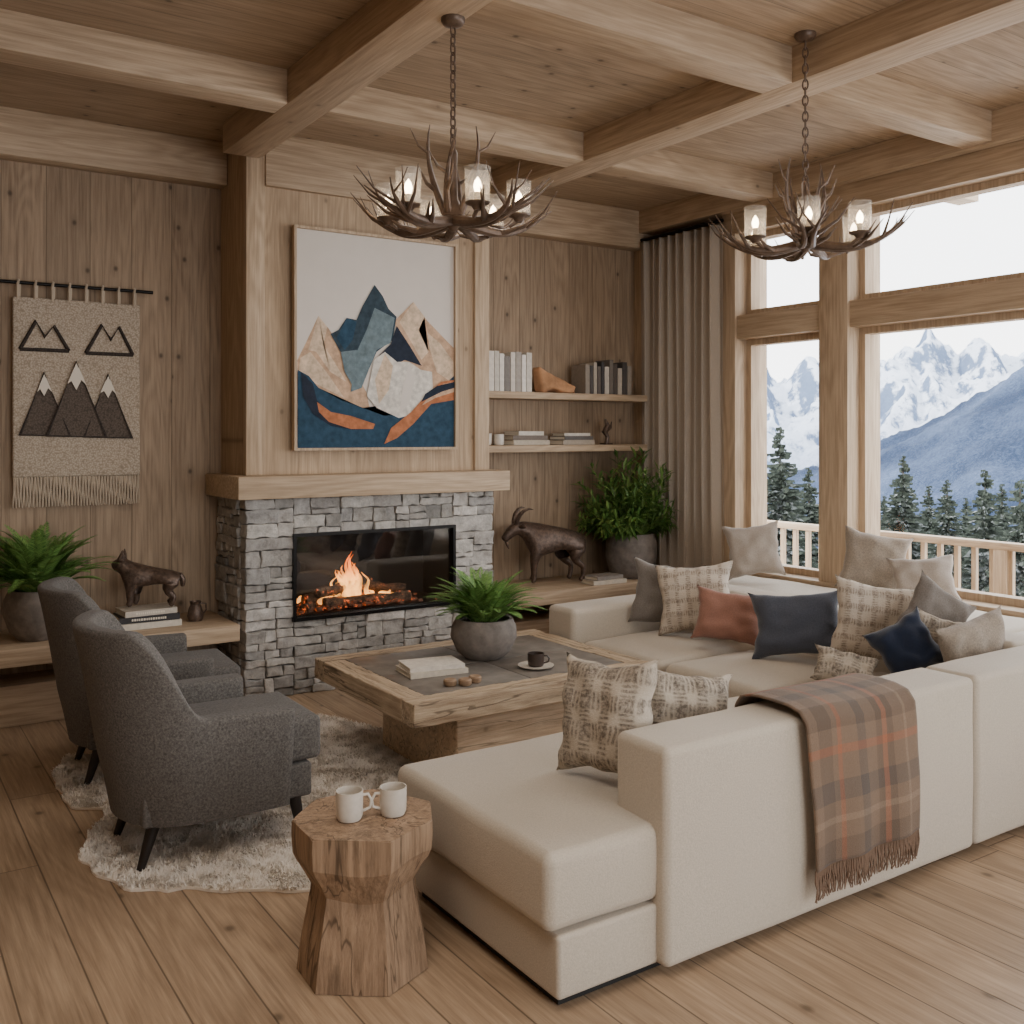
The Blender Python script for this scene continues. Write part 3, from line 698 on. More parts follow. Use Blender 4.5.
# ---------------------------------------------------------------- ARMCHAIRS
def armchair(label,loc,rz):
    t=thing('armchair',label,'armchair',loc,rz,'charcoal armchairs facing the coffee table')
    bm=B(); NT=90; W=.280
    def path(s):
        a=abs(s); sg=1 if s>=0 else -1
        Ls=.355; ra=W; arc=pi/2*ra; tot=Ls+arc; d=a*tot
        if d<arc:
            th=d/ra; x=-.085-ra*cos(th)*.78; y=ra*sin(th); nx,ny=-cos(th),sin(th)
        else:
            x=-.085+(d-arc); y=ra; nx,ny=0,1
        return x,y*sg,nx,ny*sg
    def sm(a,b_,v):
        q=max(0,min(1,(v-a)/(b_-a))); return q*q*(3-2*q)
    rings=[]; zb=.175
    for i in range(NT+1):
        s=-1+2*i/NT; x,y,nx,ny=path(s); a=abs(s)
        top=.885-.330*sm(.28,.60,a)-.006*sm(.62,1,a)
        th=.040+.014*sm(.5,.85,a)
        if a>.98: th*=.86
        lean=.075*(1-sm(.25,.8,a))+.026*sm(.55,.95,a)
        rr=.020
        prof=[(-th*.9,zb)]
        for k in range(7): q=k/6; prof.append((th*(.8+.2*q),zb+(top-rr-zb)*q))
        for k in range(1,5): an=pi/2*k/4; prof.append((th-rr+rr*cos(an),top-rr+rr*sin(an)))
        for k in range(0,5): an=pi/2+pi/2*k/4; prof.append((-th+rr+rr*cos(an),top-rr+rr*sin(an)))
        for k in range(1,5): q=k/4; prof.append((-th,(top-rr)*(1-q)+zb*q+.01))
        ring=[]
        for off,z in prof:
            fl=off+lean*(max(0,z-zb)/(.6))**1.5-.03*(1-max(0,min(1,(z-zb)/.25)))
            ring.append(bm.verts.new((x+nx*fl,y+ny*fl,z)))
        rings.append(ring)
    m_=len(rings[0])
    for a_,b_ in zip(rings,rings[1:]):
        for k in range(m_): bm.faces.new((a_[k],a_[(k+1)%m_],b_[(k+1)%m_],b_[k]))
    bm.faces.new(rings[0]); bm.faces.new(rings[-1])
    obj('backrest',bm,M_chair,t,ang=60)
    bm=B(); soft_box(bm,-.25,.385,-.229,.229,.17,.30,.014,(6,6,2),3); obj('seat_base',bm,M_chair,t)
    bm=B(); soft_box(bm,-.26,.425,-.229,.229,.308,.475,.024,(8,8,3),4,(.006,.0,.012)); obj('seat_cushion',bm,M_chair,t)
    for (x,y) in ((.32,.20),(.32,-.20),(-.19,.17),(-.19,-.17)):
        bm=B(); sx=.025 if x>0 else -.06; sy=.02*(1 if y>0 else -1)
        tube(bm,[(x+sx,y+sy,.014),(x,y,.19)],[.014,.027],10); obj('leg',bm,M_leg,t)
    return t
armchair('dark charcoal tub armchair nearest the wooden stump table',(1.11,3.87,.0),RD(0))
armchair('dark charcoal tub armchair nearest the left bench, partly hidden behind the other',(1.14,4.90,.0),RD(-4))

# ---------------------------------------------------------------- COFFEE TABLE
ct=thing('coffee_table','large square rustic coffee table with slate top on the rug','coffee table',(2.6,4.2,0))
TX=(1.95,3.30,3.66,4.72)
def rough(bm,a=.004,f=18):
    for v in bm.verts: v.co+=noise.noise_vector(v.co*f)*a+noise.noise_vector(v.co*f*3)*a*.5
fr=.115; z0_,z1_=.345,.445
for nm,(a0,a1,b0,b1),m,nn in (('f',(TX[0],TX[1],TX[2],TX[2]+fr),M_tabX,(50,5,5)),('f',(TX[0],TX[1],TX[3]-fr,TX[3]),M_tabX,(50,5,5)),('f',(TX[0],TX[0]+fr,TX[2]+fr,TX[3]-fr),M_tabY,(5,36,5)),('f',(TX[1]-fr,TX[1],TX[2]+fr,TX[3]-fr),M_tabY,(5,36,5))):
    bm=B(); soft_box(bm,a0,a1,b0,b1,z0_,z1_,.005,nn,2); rough(bm,.0035,26); obj('frame_board',bm,m,ct,True)
for i in range(2):
    for j in range(2):
        x0=TX[0]+fr+i*(TX[1]-TX[0]-2*fr)/2; y0=TX[2]+fr+j*(TX[3]-TX[2]-2*fr)/2
        bm=B(); box(bm,x0+.002,x0+(TX[1]-TX[0]-2*fr)/2-.002,y0+.002,y0+(TX[3]-TX[2]-2*fr)/2-.002,.40,.444,0,.003); obj('slate_slab',bm,M_slate,ct,True)
bm=B(); box(bm,TX[0]+.08,TX[1]-.08,TX[2]+.08,TX[3]-.08,.35,.402); obj('under_panel',bm,M_tabX,ct,True)
bm=B(); soft_box(bm,2.22,3.06,3.76,4.50,.012,.352,.008,(22,18,10),2); rough(bm,.006,12); obj('pedestal',bm,M_tabZ,ct,True)
stack(2.30,4.14,.444,[(.024,.29,.21,(206,196,180),-.12,'cream',None),(.02,.27,.19,(222,214,202),-.18,'white',None)],'on the coffee table','books on the coffee table')
for i,(x,y,lb) in enumerate(((2.24,3.86,'left'),(2.30,3.83,'middle'),(2.365,3.85,'right'))):
    bm=B(); lathe(bm,[(0,0),(.024,0),(.03,.008),(.03,.024),(.024,.03),(.012,.026),(0,.026)],18); o=obj('tealight_holder',bm,plain('turned_wood_%d'%i,c(150,124,98),.6,0,30)); o.location=(x,y,.445)
    setp(o,'small round wooden tealight holder, %s of the three at the table front'%lb,'tealight holder','tealight holders on the coffee table')
bm=B(); lathe(bm,[(0,0.001),(.05,0.001),(.085,.01),(.088,.014),(.06,.008),(0,.007)],30); o=obj('saucer',bm,M_ceram); o.location=(2.76,3.93,.445); setp(o,'pale saucer under the dark cup on the coffee table','saucer')
cup('coffee_cup','dark brown cup on a pale saucer on the coffee table','cup',(2.76,3.93,.453),.04,.062,M_dkcer,RD(-40))

# ---------------------------------------------------------------- STUMP TABLE
st=thing('stump_table','carved hourglass wooden stump side table between sofa and armchair','side table',(1.27,2.70,0))
bm=B(); rings=[]; rg=random.Random(21)
lev=[(0,.188),(.06,.182),(.12,.172),(.18,.160),(.235,.150),(.255,.148),(.29,.166),(.33,.190),(.35,.199),(.40,.202),(.44,.201)]
ang=[2*pi*k/7+.05+rg.uniform(-.14,.14) for k in range(7)]; rk=[rg.uniform(.97,1.07) for k in range(7)]
SB=5; NC=7
for li,(z,r_) in enumerate(lev):
    cn=[]
    for k in range(NC):
        a=ang[k]; cn.append(Vector((cos(a),sin(a),0))*r_*rk[k]*1.07)
    ring=[]
    for k in range(NC):
        for s in range(SB):
            p=cn[k].lerp(cn[(k+1)%NC],s/SB); p+=noise.noise_vector(Vector((p.x*14,p.y*14,z*9)))*.0018
            p.z=max(0.002,z) if li in (0,len(lev)-1) else z+.03*noise.noise(Vector((p.x*5,p.y*5,3)))*(1 if .2<z<.36 else .2)
            ring.append(bm.verts.new(p))
    rings.append(ring)
NR=NC*SB
for a_,b_ in zip(rings,rings[1:]):
    for k in range(NR): bm.faces.new((a_[k],a_[(k+1)%NR],b_[(k+1)%NR],b_[k]))
bm.faces.new(rings[0]); bm.faces.new(rings[-1])
be=[e for e in bm.edges if abs(e.verts[0].co.z-.44)<1e-4 and abs(e.verts[1].co.z-.44)<1e-4]
bmesh.ops.bevel(bm,geom=be,offset=.004,segments=2,affect='EDGES')
obj('stump_body',bm,M_stump,st,ang=12)
cup('mug','off white mug nearer the armchair on the stump table','mug',(1.22,2.69,.4415),.04,.085,M_ceram,RD(-20),True,'mugs on the stump table')
cup('mug','off white mug nearer the sofa on the stump table','mug',(1.345,2.655,.4415),.04,.082,M_ceram,RD(165),True,'mugs on the stump table')

# ---------------------------------------------------------------- SOFA
sf=thing('sectional_sofa','large cream U shaped sectional sofa wrapping around the coffee table','sofa',(3.2,2.9,0))
def so_(name,*a,**k):
    bm=B(); soft_box(bm,*a,**k); return obj(name,bm,M_sofa,sf,True)
so_('seat_base',1.59,3.46,2.16,3.03,.035,.21,r=.014,n=(10,6,2))
so_('seat_base',3.41,4.40,2.16,4.36,.035,.21,r=.014,n=(6,12,2))
so_('seat_cushion',1.56,2.50,2.165,3.07,.215,.435,r=.034,n=(12,11,4),k=4,puff=(.006,.006,.012),wob=.004)
so_('seat_cushion',2.51,3.385,2.33,3.06,.215,.44,r=.040,n=(10,7,3),k=4,puff=(0,.006,.022),wob=.005)
so_('seat_cushion',3.40,4.17,2.33,3.030,.215,.43,r=.045,n=(8,8,3),k=4,puff=(0,.0,.032),wob=.005)
so_('seat_cushion',3.37,4.17,3.06,3.70,.215,.43,r=.045,n=(8,8,3),k=4,puff=(.006,.0,.032),wob=.005)
so_('seat_cushion',3.37,4.17,3.73,4.37,.215,.43,r=.045,n=(8,8,3),k=4,puff=(.006,.0,.032),wob=.005)
so_('backrest',1.945,3.492,2.12,2.35,.03,.665,r=.025,n=(18,3,8),k=4,puff=(.003,.008,.006),wob=.003)
so_('backrest',3.503,4.42,2.12,2.35,.03,.665,r=.025,n=(10,3,8),k=4,puff=(.003,.008,.006),wob=.003)
so_('backrest',4.165,4.40,2.345,3.50,.03,.675,r=.035,n=(3,10,7),k=4,puff=(.010,.003,.010),wob=.004)
so_('backrest',4.165,4.40,3.515,4.62,.03,.675,r=.035,n=(3,10,7),k=4,puff=(.010,.003,.010),wob=.004)
so_('armrest',3.33,4.17,4.385,4.63,.03,.60,r=.032,n=(9,3,6),k=4,puff=(.003,.005,.006),wob=.003)
bm=B(); box(bm,1.62,4.38,2.2,2.98,.001,.04); box(bm,3.44,4.38,2.98,4.58,.001,.04); obj('plinth',bm,M_sofa_dark,sf,True)
wb=thing('window_seat','low cream cushioned window seat built under the windows behind the sofa','window seat',(4.9,3.0,0))
bm=B(); box(bm,4.54,5.335,.4,5.19,.001,.42,0,.004); obj('seat_box',bm,M_bY,wb,True)
for i in range(4):
    y0=.40+i*1.197; bm=B(); soft_box(bm,4.53,5.335,y0,y0+1.185,.421,.575,.035,(6,10,2),3,(0,0,.014),.005); obj('seat_pad',bm,M_sofa,wb,True)

# ---------------------------------------------------------------- CUSHIONS
def pillow_mesh(name,w_,h_,t_,mat,seed):
    bm=bmesh.new(); N=24
    def P(u,v,s):
        a,b_=2*u-1,2*v-1
        ea=1-.16*(1-a*a)*abs(b_)**3; eb=1-.16*(1-b_*b_)*abs(a)**3
        x=a*w_/2*eb; z=b_*h_/2*ea
        th=t_/2*(max(0,1-a**4)**.6)*(max(0,1-b_**4)**.6)*(1-.15*(a*a+b_*b_)/2)
        wr=.018*noise.noise(Vector((a*2.4+seed,b_*2.4,s*3)))*(1-max(abs(a),abs(b_))**6)
        ct_=.024*sin(8*(a*b_)+seed)*abs(a*b_)*(1-max(abs(a),abs(b_))**8)
        return Vector((x+.012*noise.noise(Vector((b_*3,seed,0))),s*(th+wr+ct_*.5),z+.010*noise.noise(Vector((a*3,seed,4)))+h_/2))
    V={}
    for s in (-1,1):
        for i in range(N+1):
            for j in range(N+1):
                ed=i in (0,N) or j in (0,N)
                key=(i,j,0 if ed else s)
                if key not in V:
                    p=P(i/N,j/N,s)
                    V[key]=bm.verts.new(Vector((p.x,0,p.z)) if ed else p)
    for s in (-1,1):
        for i in range(N):
            for j in range(N):
                q=[]
                for (a,b_) in ((i,j),(i+1,j),(i+1,j+1),(i,j+1)):
                    ed=a in (0,N) or b_ in (0,N); q.append(V[(a,b_,0 if ed else s)])
                try: bm.faces.new(q)
                except Exception: pass
    return bm
def lattice(name,base,dk,k=22.0,thr=.2):
    m,nt,b=mk(name,.92); sep=nd(nt,'ShaderNodeSeparateXYZ',None,{0:tco(nt)})
    wx=noi(nt,tco(nt),9,2); ww=mt(nt,'MULTIPLY',mt(nt,'SUBTRACT',wx,.5),.03)
    x=mt(nt,'ADD',mt(nt,'ADD',sep.outputs[0],5.0),ww); z=mt(nt,'ADD',mt(nt,'ADD',sep.outputs[2],5.0),ww)
    nz=noi(nt,tco(nt),70,3,.75)
    def band(v,kk,w0,sf=.12):
        f=mt(nt,'FRACT',mt(nt,'MULTIPLY',v,kk)); return mr(nt,mt(nt,'ABSOLUTE',mt(nt,'SUBTRACT',f,.5)),w0,w0+sf,1.0,0.0)
    a=band(x,k,thr); b2=band(z,k*.8,thr); a3=band(x,k*5,.2); b3=band(z,k*5,.2)
    f1=mt(nt,'MAXIMUM',mt(nt,'MULTIPLY',a,mt(nt,'ADD',mt(nt,'MULTIPLY',b3,.6),.25)),mt(nt,'MULTIPLY',b2,mt(nt,'ADD',mt(nt,'MULTIPLY',a3,.6),.25)))
    f1=mt(nt,'MAXIMUM',f1,mt(nt,'MULTIPLY',mt(nt,'MULTIPLY',a,b2),.9))
    f1=mt(nt,'MULTIPLY',f1,mr(nt,nz,.38,.62,.2,1.0))
    col=mix(nt,f1,base,dk); fine=noi(nt,tco(nt),200,2); col=mix(nt,mr(nt,fine,.3,.7,0,.35),col,dark(base,.58))
    setc(nt,b,col); bump(nt,b,mt(nt,'ADD',fine,f1),.6,.004); return m
M_lat=lattice('cream_brown_lattice',c(204,192,176),c(112,94,80),17.0,.13)
M_lat2=lattice('cream_brown_plaid',c(192,180,163),c(72,61,53),13.0,.22)
M_grey=fabric('warm_grey_linen',c(122,115,108),180,.3); M_greige=fabric('greige_linen',c(168,157,146),180,.22)
M_terra=fabric('terracotta_velvet',c(150,108,92),180,.2); M_slatef=fabric('slate_blue_grey',c(74,77,86),180,.3); M_navy=fabric('navy_velvet',c(28,37,56),200,.3,.25,.4)
M_taupe=fabric('mottled_taupe',c(152,140,126),140,.32)
def pillow(label,X,Y,z,w_,h_,t_,mat,yaw,tilt,roll=0,group=None,seed=None):
    s=seed if seed is not None else X*7+Y*3
    bm=pillow_mesh('cushion',w_,h_,t_,mat,s); o=obj('cushion',bm,mat,ang=80)
    m_=Matrix.Rotation(RD(yaw),4,'Z')@Matrix.Rotation(RD(tilt),4,'X')@Matrix.Translation((0,0,h_/2))@Matrix.Rotation(RD(roll),4,'Y')@Matrix.Translation((0,0,-h_/2))
    o.rotation_euler=m_.to_euler()
    o.location=Vector((X,Y,0))+m_.translation
    o.location.z=z-min((m_.to_3x3()@v.co).z for v in o.data.vertices)
    setp(o,label,'cushion',group); return o
G1='scatter cushions on the sofa'; G2='cushions on the window seat'
ZS=.455
pillow('dark grey cushion at the far end of the sofa behind a patterned one',3.86,4.20,ZS,.42,.38,.14,M_grey,-42,-14,6,G1)
pillow('cream cushion with brown lattice pattern, far end of sofa beside the terracotta one',3.84,3.96,ZS,.44,.40,.15,M_lat,-50,-16,-6,G1)
pillow('terracotta cushion on the window side of the sofa',3.82,3.68,ZS,.38,.29,.14,M_terra,-45,-22,7,G1)
pillow('slate blue grey cushion in the middle of the window side sofa',3.86,3.27,ZS,.46,.34,.15,M_slatef,-50,-22,-5,G1)
pillow('large cream and brown lattice cushion between slate and navy cushions',4.03,2.93,ZS,.43,.40,.13,M_lat,-42,-12,8,G1)
pillow('small cream and brown lattice cushion lying low behind the draped backrest',3.58,2.76,ZS,.28,.17,.10,M_lat2,-40,-38,14,G1)
pillow('navy velvet cushion standing on its corner near the sofa corner',3.84,2.64,ZS,.28,.27,.12,M_navy,-45,-18,-30,G1)
pillow('small cream and brown patterned cushion right of the navy cushion',4.01,2.60,ZS,.24,.30,.08,M_lat2,-38,-16,16,G1)
pillow('taupe grey cushion tilted on its corner at the sofa corner',4.11,2.68,ZS+.06,.32,.32,.09,M_grey,-24,-8,34,G1)
pillow('mottled greige cushion at the right edge near the sofa corner',4.05,2.45,ZS,.42,.30,.11,M_taupe,-8,-4,-10,G1)
pillow('greige square cushion on window seat nearest the curtain',5.00,4.60,.592,.38,.37,.14,M_greige,-46,-12,-8,G2)
pillow('taller mottled taupe cushion leaning by the wooden window post',5.08,3.72,.592,.40,.38,.14,M_taupe,-48,-12,10,G2)
pillow('lower greige cushion right of the window post on the window seat',5.06,3.38,.592,.37,.28,.13,M_greige,-52,-18,-7,G2)
pillow('cream and dark plaid cushion standing on the chaise end of the sofa',2.01,2.51,.449,.37,.39,.15,M_lat2,-75,-14,-4,G1)
pillow('cream and dark plaid cushion peeking over the sofa backrest beside the chaise',2.38,2.49,.449,.35,.29,.13,M_lat2,-22,-12,8,G1)

# ---------------------------------------------------------------- THROW
th=thing('throw_blanket','brown and orange plaid throw with fringe draped over the sofa backrest','blanket',(2.84,2.26,.66))
m_pl,nt,b=mk('brown_plaid_wool',.95)
uv=nd(nt,'ShaderNodeSeparateXYZ',None,{0:tco(nt,'UV')})
BR,DB,OR,SL,TN=c(128,106,87),c(94,78,64),c(166,102,72),c(86,79,73),c(158,136,114)
pu=[(0,BR),(.08,DB),(.20,BR),(.25,OR),(.285,BR),(.42,SL),(.50,BR),(.60,DB),(.66,OR),(.70,DB),(.76,BR),(.86,TN),(.885,BR),(1,BR)]
pv=[(0,BR),(.08,DB),(.16,BR),(.22,OR),(.25,BR),(.34,SL),(.40,BR),(.46,DB),(.54,BR),(.60,OR),(.63,BR),(.72,SL),(.79,BR),(.84,TN),(.865,BR),(.92,DB),(1,BR)]
ca=ramp(nt,uv.outputs[0],pu); cb=ramp(nt,uv.outputs[1],pv)
col=mix(nt,.5,ca,cb); fz=noi(nt,tco(nt),220,3,.75); col=mix(nt,mr(nt,fz,.3,.7,0,.5),col,dark(BR,.5))
setc(nt,b,col); bump(nt,b,fz,.6,.004); b.inputs['Sheen Weight'].default_value=.1
prof=[(2.395,.50),(2.392,.58),(2.382,.65),(2.36,.680),(2.32,.690),(2.28,.694),(2.22,.694),(2.16,.690),(2.112,.677),(2.088,.645),(2.084,.58),(2.086,.48),(2.084,.38),(2.086,.28),(2.088,.19)]
cum=[0]
for a,b_ in zip(prof,prof[1:]): cum.append(cum[-1]+math.hypot(a[0]-b_[0],a[1]-b_[1]))
def tf(u,v):
    s=v*cum[-1]; i=0
    while i<len(cum)-2 and cum[i+1]<s: i+=1
    q=(s-cum[i])/(cum[i+1]-cum[i]); y=prof[i][0]*(1-q)+prof[i+1][0]*q; z=prof[i][1]*(1-q)+prof[i+1][1]*q
    xa=2.50+.03*max(0,(v-.35))/.65; xb=3.05+.04*v
    x=xa+(xb-xa)*u
    hang=max(0,(v-.5)*2)
    y-=(.008+.010*sin(u*15+v*2))*hang
    z+=.006*(sin(u*5+1)+1)*(1-abs(2*v-1))
    return Vector((x+.005*sin(v*9),y,z+.012*u*hang))
bm=B(); grid(bm,48,70,tf); o=obj('blanket_cloth',bm,m_pl,th,True,ang=80)
so=o.modifiers.new('thick','SOLIDIFY'); so.thickness=.007; so.offset=1
m_fr=plain('fringe_wool',c(116,94,77),.95,0,200)
bm=B()
for i in range(84):
    e=tf(i/83,1.0); pts=[e+Vector((ru(-.002,.002)*k,ru(-.001,.001)*k-.001,-.1*k/5+.004)) for k in range(6)]
    tube(bm,pts,[.003,.0036,.0034,.003,.0026,.0018],5)
setp(obj('fringe',bm,m_fr,th,True),kind='stuff')

# ---------------------------------------------------------------- CHANDELIERS
m_sh,nt,b=mk('seeded_glass_shade',.08)
tr=nd(nt,'ShaderNodeBsdfTransparent'); n_=noi(nt,tco(nt),70,2)
b.inputs['Base Color'].default_value=c(232,226,216); b.inputs['Emission Color'].default_value=(1,.84,.64,1); b.inputs['Emission Strength'].default_value=.10
ms=nd(nt,'ShaderNodeMixShader',None,{0:mr(nt,n_,.35,.7,.08,.22)}); nt.links.new(tr.outputs[0],ms.inputs[1]); nt.links.new(b.outputs[0],ms.inputs[2]); nt.links.new(ms.outputs[0],nt.nodes['Material Output'].inputs[0])
m_bulb=emis('warm_bulb',(1,.76,.48,1),24)
m_cand=plain('candle_sleeve',c(226,214,190),.6)
def chandelier(label,loc,drop,rz,sc):
    t=thing('antler_chandelier',label,'chandelier',loc,rz,'antler chandeliers')
    bm=B(); lathe(bm,[(0,drop),(.048,drop),(.048,drop-.012),(.038,drop-.026),(.014,drop-.034),(0,drop-.034)],24); obj('canopy',bm,M_antler,t)
    bm=B(); z=drop-.03; k=0; base=.27
    while z>base:
        a=k%2; pts=[]
        for j in range(12):
            an=2*pi*j/12; px_,pz=.012*cos(an),.024*sin(an); pts.append((px_ if a==0 else 0, 0 if a==0 else px_, z-.019+pz))
        tube(bm,pts,.0038,5,closed=True); z-=.036; k+=1
    obj('chain',bm,M_antler,t)
    bm=B(); lathe(bm,[(0,-.06),(.012,-.055),(.034,-.03),(.05,.0),(.036,.035),(.02,.07),(.016,.18),(.018,.25),(.004,.28),(0,.28)],16); obj('hub',bm,M_antler,t)
    for i in range(9):
        a=2*pi*i/9+.1; rg=random.Random(i*3+5); R_=sc*rg.uniform(.92,1.06)
        bm=B(); bend=rg.choice((-1,1))*rg.uniform(.20,.34); K=16; P=[]
        for k in range(K+1):
            q=k/K; r_=.03+(R_-.03)*q; z=-.02-.035*sin(pi*q*.95)+.080*q**3.2; aa=a+bend*sin(pi*q*.8)
            P.append(Vector((cos(aa)*r_,sin(aa)*r_,z)))
        rad=[.022*(1-.90*(k/K)**1.7) for k in range(K+1)]; tube(bm,P,rad,9)
        for kk,s,ln in ((5,-1,.09),(7,1,.12),(10,-1,.13),(12,1,.11),(14,-1,.06)):
            p=P[kk]; tdir=(P[kk+1]-P[kk]).normalized(); sd=tdir.cross(Vector((0,0,1))).normalized()*s
            Q=[p,p+(sd*.55+tdir*.5+Vector((0,0,.08)))*ln*.4,p+(sd*.9+tdir*.8+Vector((0,0,.25)))*ln*.75,p+(sd*1.1+tdir*1.05+Vector((0,0,.65)))*ln*1.0]
            tube(bm,Q,[rad[kk]*.8,rad[kk]*.68,rad[kk]*.42,.0015],7)
        obj('antler',bm,M_antler,t)
    for i in range(4):
        a=2*pi*i/4+.3; rg=random.Random(i+40); bm=B(); P=[]; K=10
        for k in range(K+1):
            q=k/K; r_=.03+.055*sin(q*2.3)+.02*q; P.append(Vector((cos(a+.6*q)*r_,sin(a+.6*q)*r_,.0+(.30+.06*(i%2))*q)))
        rad=[.016*(1-.88*(k/K)**1.3) for k in range(K+1)]; tube(bm,P,rad,8)
        for kk,s in ((3,1),(5,-1),(7,1)):
            p=P[kk]; o_=Vector((cos(a+s*.9),sin(a+s*.9),0)); tube(bm,[p,p+o_*.04+Vector((0,0,.025)),p+o_*.075+Vector((0,0,.09))],[rad[kk]*.85,rad[kk]*.6,.001],7)
        obj('antler',bm,M_antler,t)
    for i in range(6):
        a=2*pi*i/6+.15; r_=sc*.62; x,y=cos(a)*r_,sin(a)*r_
        bm=B(); lathe(bm,[(0,-.028),(.014,-.028),(.024,-.013),(.044,-.005),(.047,.001),(0,.003)],18,(x,y,0))
        tube(bm,[(x,y,-.02),(x*.85,y*.85,-.045)],.008,6); cupo=obj('candle_cup',bm,M_antler,t)
        bm=B(); lathe(bm,[(.046,.001),(.048,.06),(.050,.130),(.047,.130),(.045,.06),(.043,.005)],24,(x,y,0)); sh=obj('lamp_shade',bm,m_sh,t)
        bm=B(); lathe(bm,[(.012,.003),(.012,.038),(0,.040)],12,(x,y,0)); obj('candle_sleeve',bm,m_cand,cupo)
        bm=B(); lathe(bm,[(0,.036),(.011,.041),(.016,.060),(.011,.080),(0,.096)],12,(x,y,0)); obj('bulb',bm,m_bulb,cupo)
    return t
chandelier('antler chandelier with glass shades hanging nearer the fireplace painting',(1.975,3.38,2.43),BZ-2.43,.2,.42)
chandelier('antler chandelier with glass shades hanging in front of the windows',(3.585,2.99,2.45),CZ-2.45,.6,.41)

# ---------------------------------------------------------------- OUTSIDE
m_deck=wood('deck_boards',c(150,134,116),c(190,174,154),0,1,.14,None,.7,.2,.3)
sbox('deck',XR+.2,7.35,-2.5,8.0,-.3,-.12,m_deck)
sbox('trim_%d'%n,XR+.25,6.8,4.10,4.26,3.26,3.42,M_bX,.006); n+=1
rl=thing('balcony_railing','pale wooden balcony railing with slim balusters outside the windows','railing',(7.2,3.5,-.119))
bm=B(); box(bm,7.15,7.25,0,8,.71,.765,0,.005); obj('top_rail',bm,M_bY,rl,True)
bm=B(); box(bm,7.17,7.23,0,8,-.03,.02,0,.005); obj('bottom_rail',bm,M_bY,rl,True)
for y in (1.6,4.15,6.7):
    bm=B(); box(bm,7.15,7.25,y-.05,y+.05,-.119,.71,0,.005); obj('post',bm,M_bZ,rl,True)
y=2.2
while y<7.9:
    bm=B(); box(bm,7.182,7.218,y-.018,y+.018,.02,.71); obj('baluster',bm,M_bZ,rl,True); y+=.145
thF=pi/2-YAW
def pxth(px):
    dx,dy=ray(px); return math.atan2(dy,dx)
def interp(T,v):
    if v<=T[0][0]: return T[0][1]
    for a,b_ in zip(T,T[1:]):
        if v<=b_[0]: return a[1]+(b_[1]-a[1])*(v-a[0])/(b_[0]-a[0])
    return T[-1][1]
def rid(p,oc=5):
    s=0;a=1;f=1;tot=0
    for k in range(oc): s+=a*(1-abs(noise.noise(p*f))*2); tot+=a; a*=.5; f*=2.1
    return s/tot
def prof_to(T): return sorted([(pxth(px),y) for px,y in T])
PM=prof_to([(600,400),(700,392),(740,386),(762,374),(778,383),(790,380),(803,372),(815,364),(845,374),(873,368),(888,360),(905,350),(918,353),(930,344),(944,350),(958,355),(970,349),(985,343),(1005,352),(1024,360),(1080,345),(1200,370),(1400,360)])
PH=prof_to([(600,495),(740,484),(815,472),(873,458),(910,438),(940,422),(980,400),(1024,374),(1100,343),(1250,320),(1400,330)])
def polar(name,r0,r1,nr,nth,hf,mat,t0=RD(-2),t1=RD(70),smooth=True):
    V=[];Fc=[]
    for i in range(nr+1):
        r_=r0*(r1/r0)**(i/nr)
        for j in range(nth+1):
            a=t0+(t1-t0)*j/nth; V.append((cos(a)*r_,sin(a)*r_,hf(r_,a)))
    for i in range(nr):
        for j in range(nth):
            k=i*(nth+1)+j; Fc.append((k,k+1,k+nth+2,k+nth+1))
    me=bpy.data.meshes.new(name); me.from_pydata(V,[],Fc); me.materials.append(mat); me.polygons.foreach_set('use_smooth',[smooth]*len(Fc)); me.update()
    o=bpy.data.objects.new(name,me); COL.objects.link(o); return o
def ss(v): v=max(0,min(1,v)); return v*v*(3-2*v)
def hm(r_,a):
    y=interp(PM,a)
    crest=H+(435-y)/992*(460*cos(a-thF))
    q=(r_-300)/160; up=min(1,max(0,q))
    p=Vector((cos(a)*r_,sin(a)*r_,0))
    nz=rid(p*.032,6)
    base=-45+(crest+45)*(up**.9)
    if q>1: base=crest-(q-1)*60
    return base+nz*(10+9*up)-9
def hh_(r_,a):
    y=interp(PH,a); crest=H+(435-y)/992*(230*cos(a-thF)); q=(r_-95)/135
    up=ss(q); base=-28+(crest+28)*up
    if q>1: base=crest-(q-1)*50
    p=Vector((cos(a)*r_,sin(a)*r_,0)); return base+rid(p*.022,4)*7-4+.6*abs(noise.noise(p*1.3))
def hg(r_,a): return -4.2-.085*r_-.0006*r_*r_*.5+.5*noise.noise(Vector((cos(a)*r_*.12,sin(a)*r_*.12,0)))
m_mt,nt,b=mk('snowy_mountain',.9); geo=nd(nt,'ShaderNodeNewGeometry'); nz=nd(nt,'ShaderNodeSeparateXYZ',None,{0:geo.outputs['Normal']})
n1=noi(nt,tco(nt),.34,10,.72); n2=noi(nt,tco(nt),.9,4,.6)
sl=mt(nt,'ADD',nz.outputs[2],mt(nt,'MULTIPLY',mt(nt,'SUBTRACT',n1,.5),.85)); sl=mr(nt,sl,.54,.70)
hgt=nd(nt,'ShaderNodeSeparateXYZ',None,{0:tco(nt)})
rockc=mix(nt,n2,c(80,94,118),c(112,127,150)); col=mix(nt,sl,rockc,c(198,206,219))  # bluish rock and snow tones carry aerial haze in their colour
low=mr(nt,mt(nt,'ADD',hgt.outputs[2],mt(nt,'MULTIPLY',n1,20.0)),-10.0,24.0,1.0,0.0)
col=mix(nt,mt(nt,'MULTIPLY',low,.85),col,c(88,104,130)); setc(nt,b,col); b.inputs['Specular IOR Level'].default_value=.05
m_hl,nt,b=mk('forested_slope',.95); n1=noi(nt,tco(nt),1.9,6,.8); n2=noi(nt,tco(nt),.05,4)
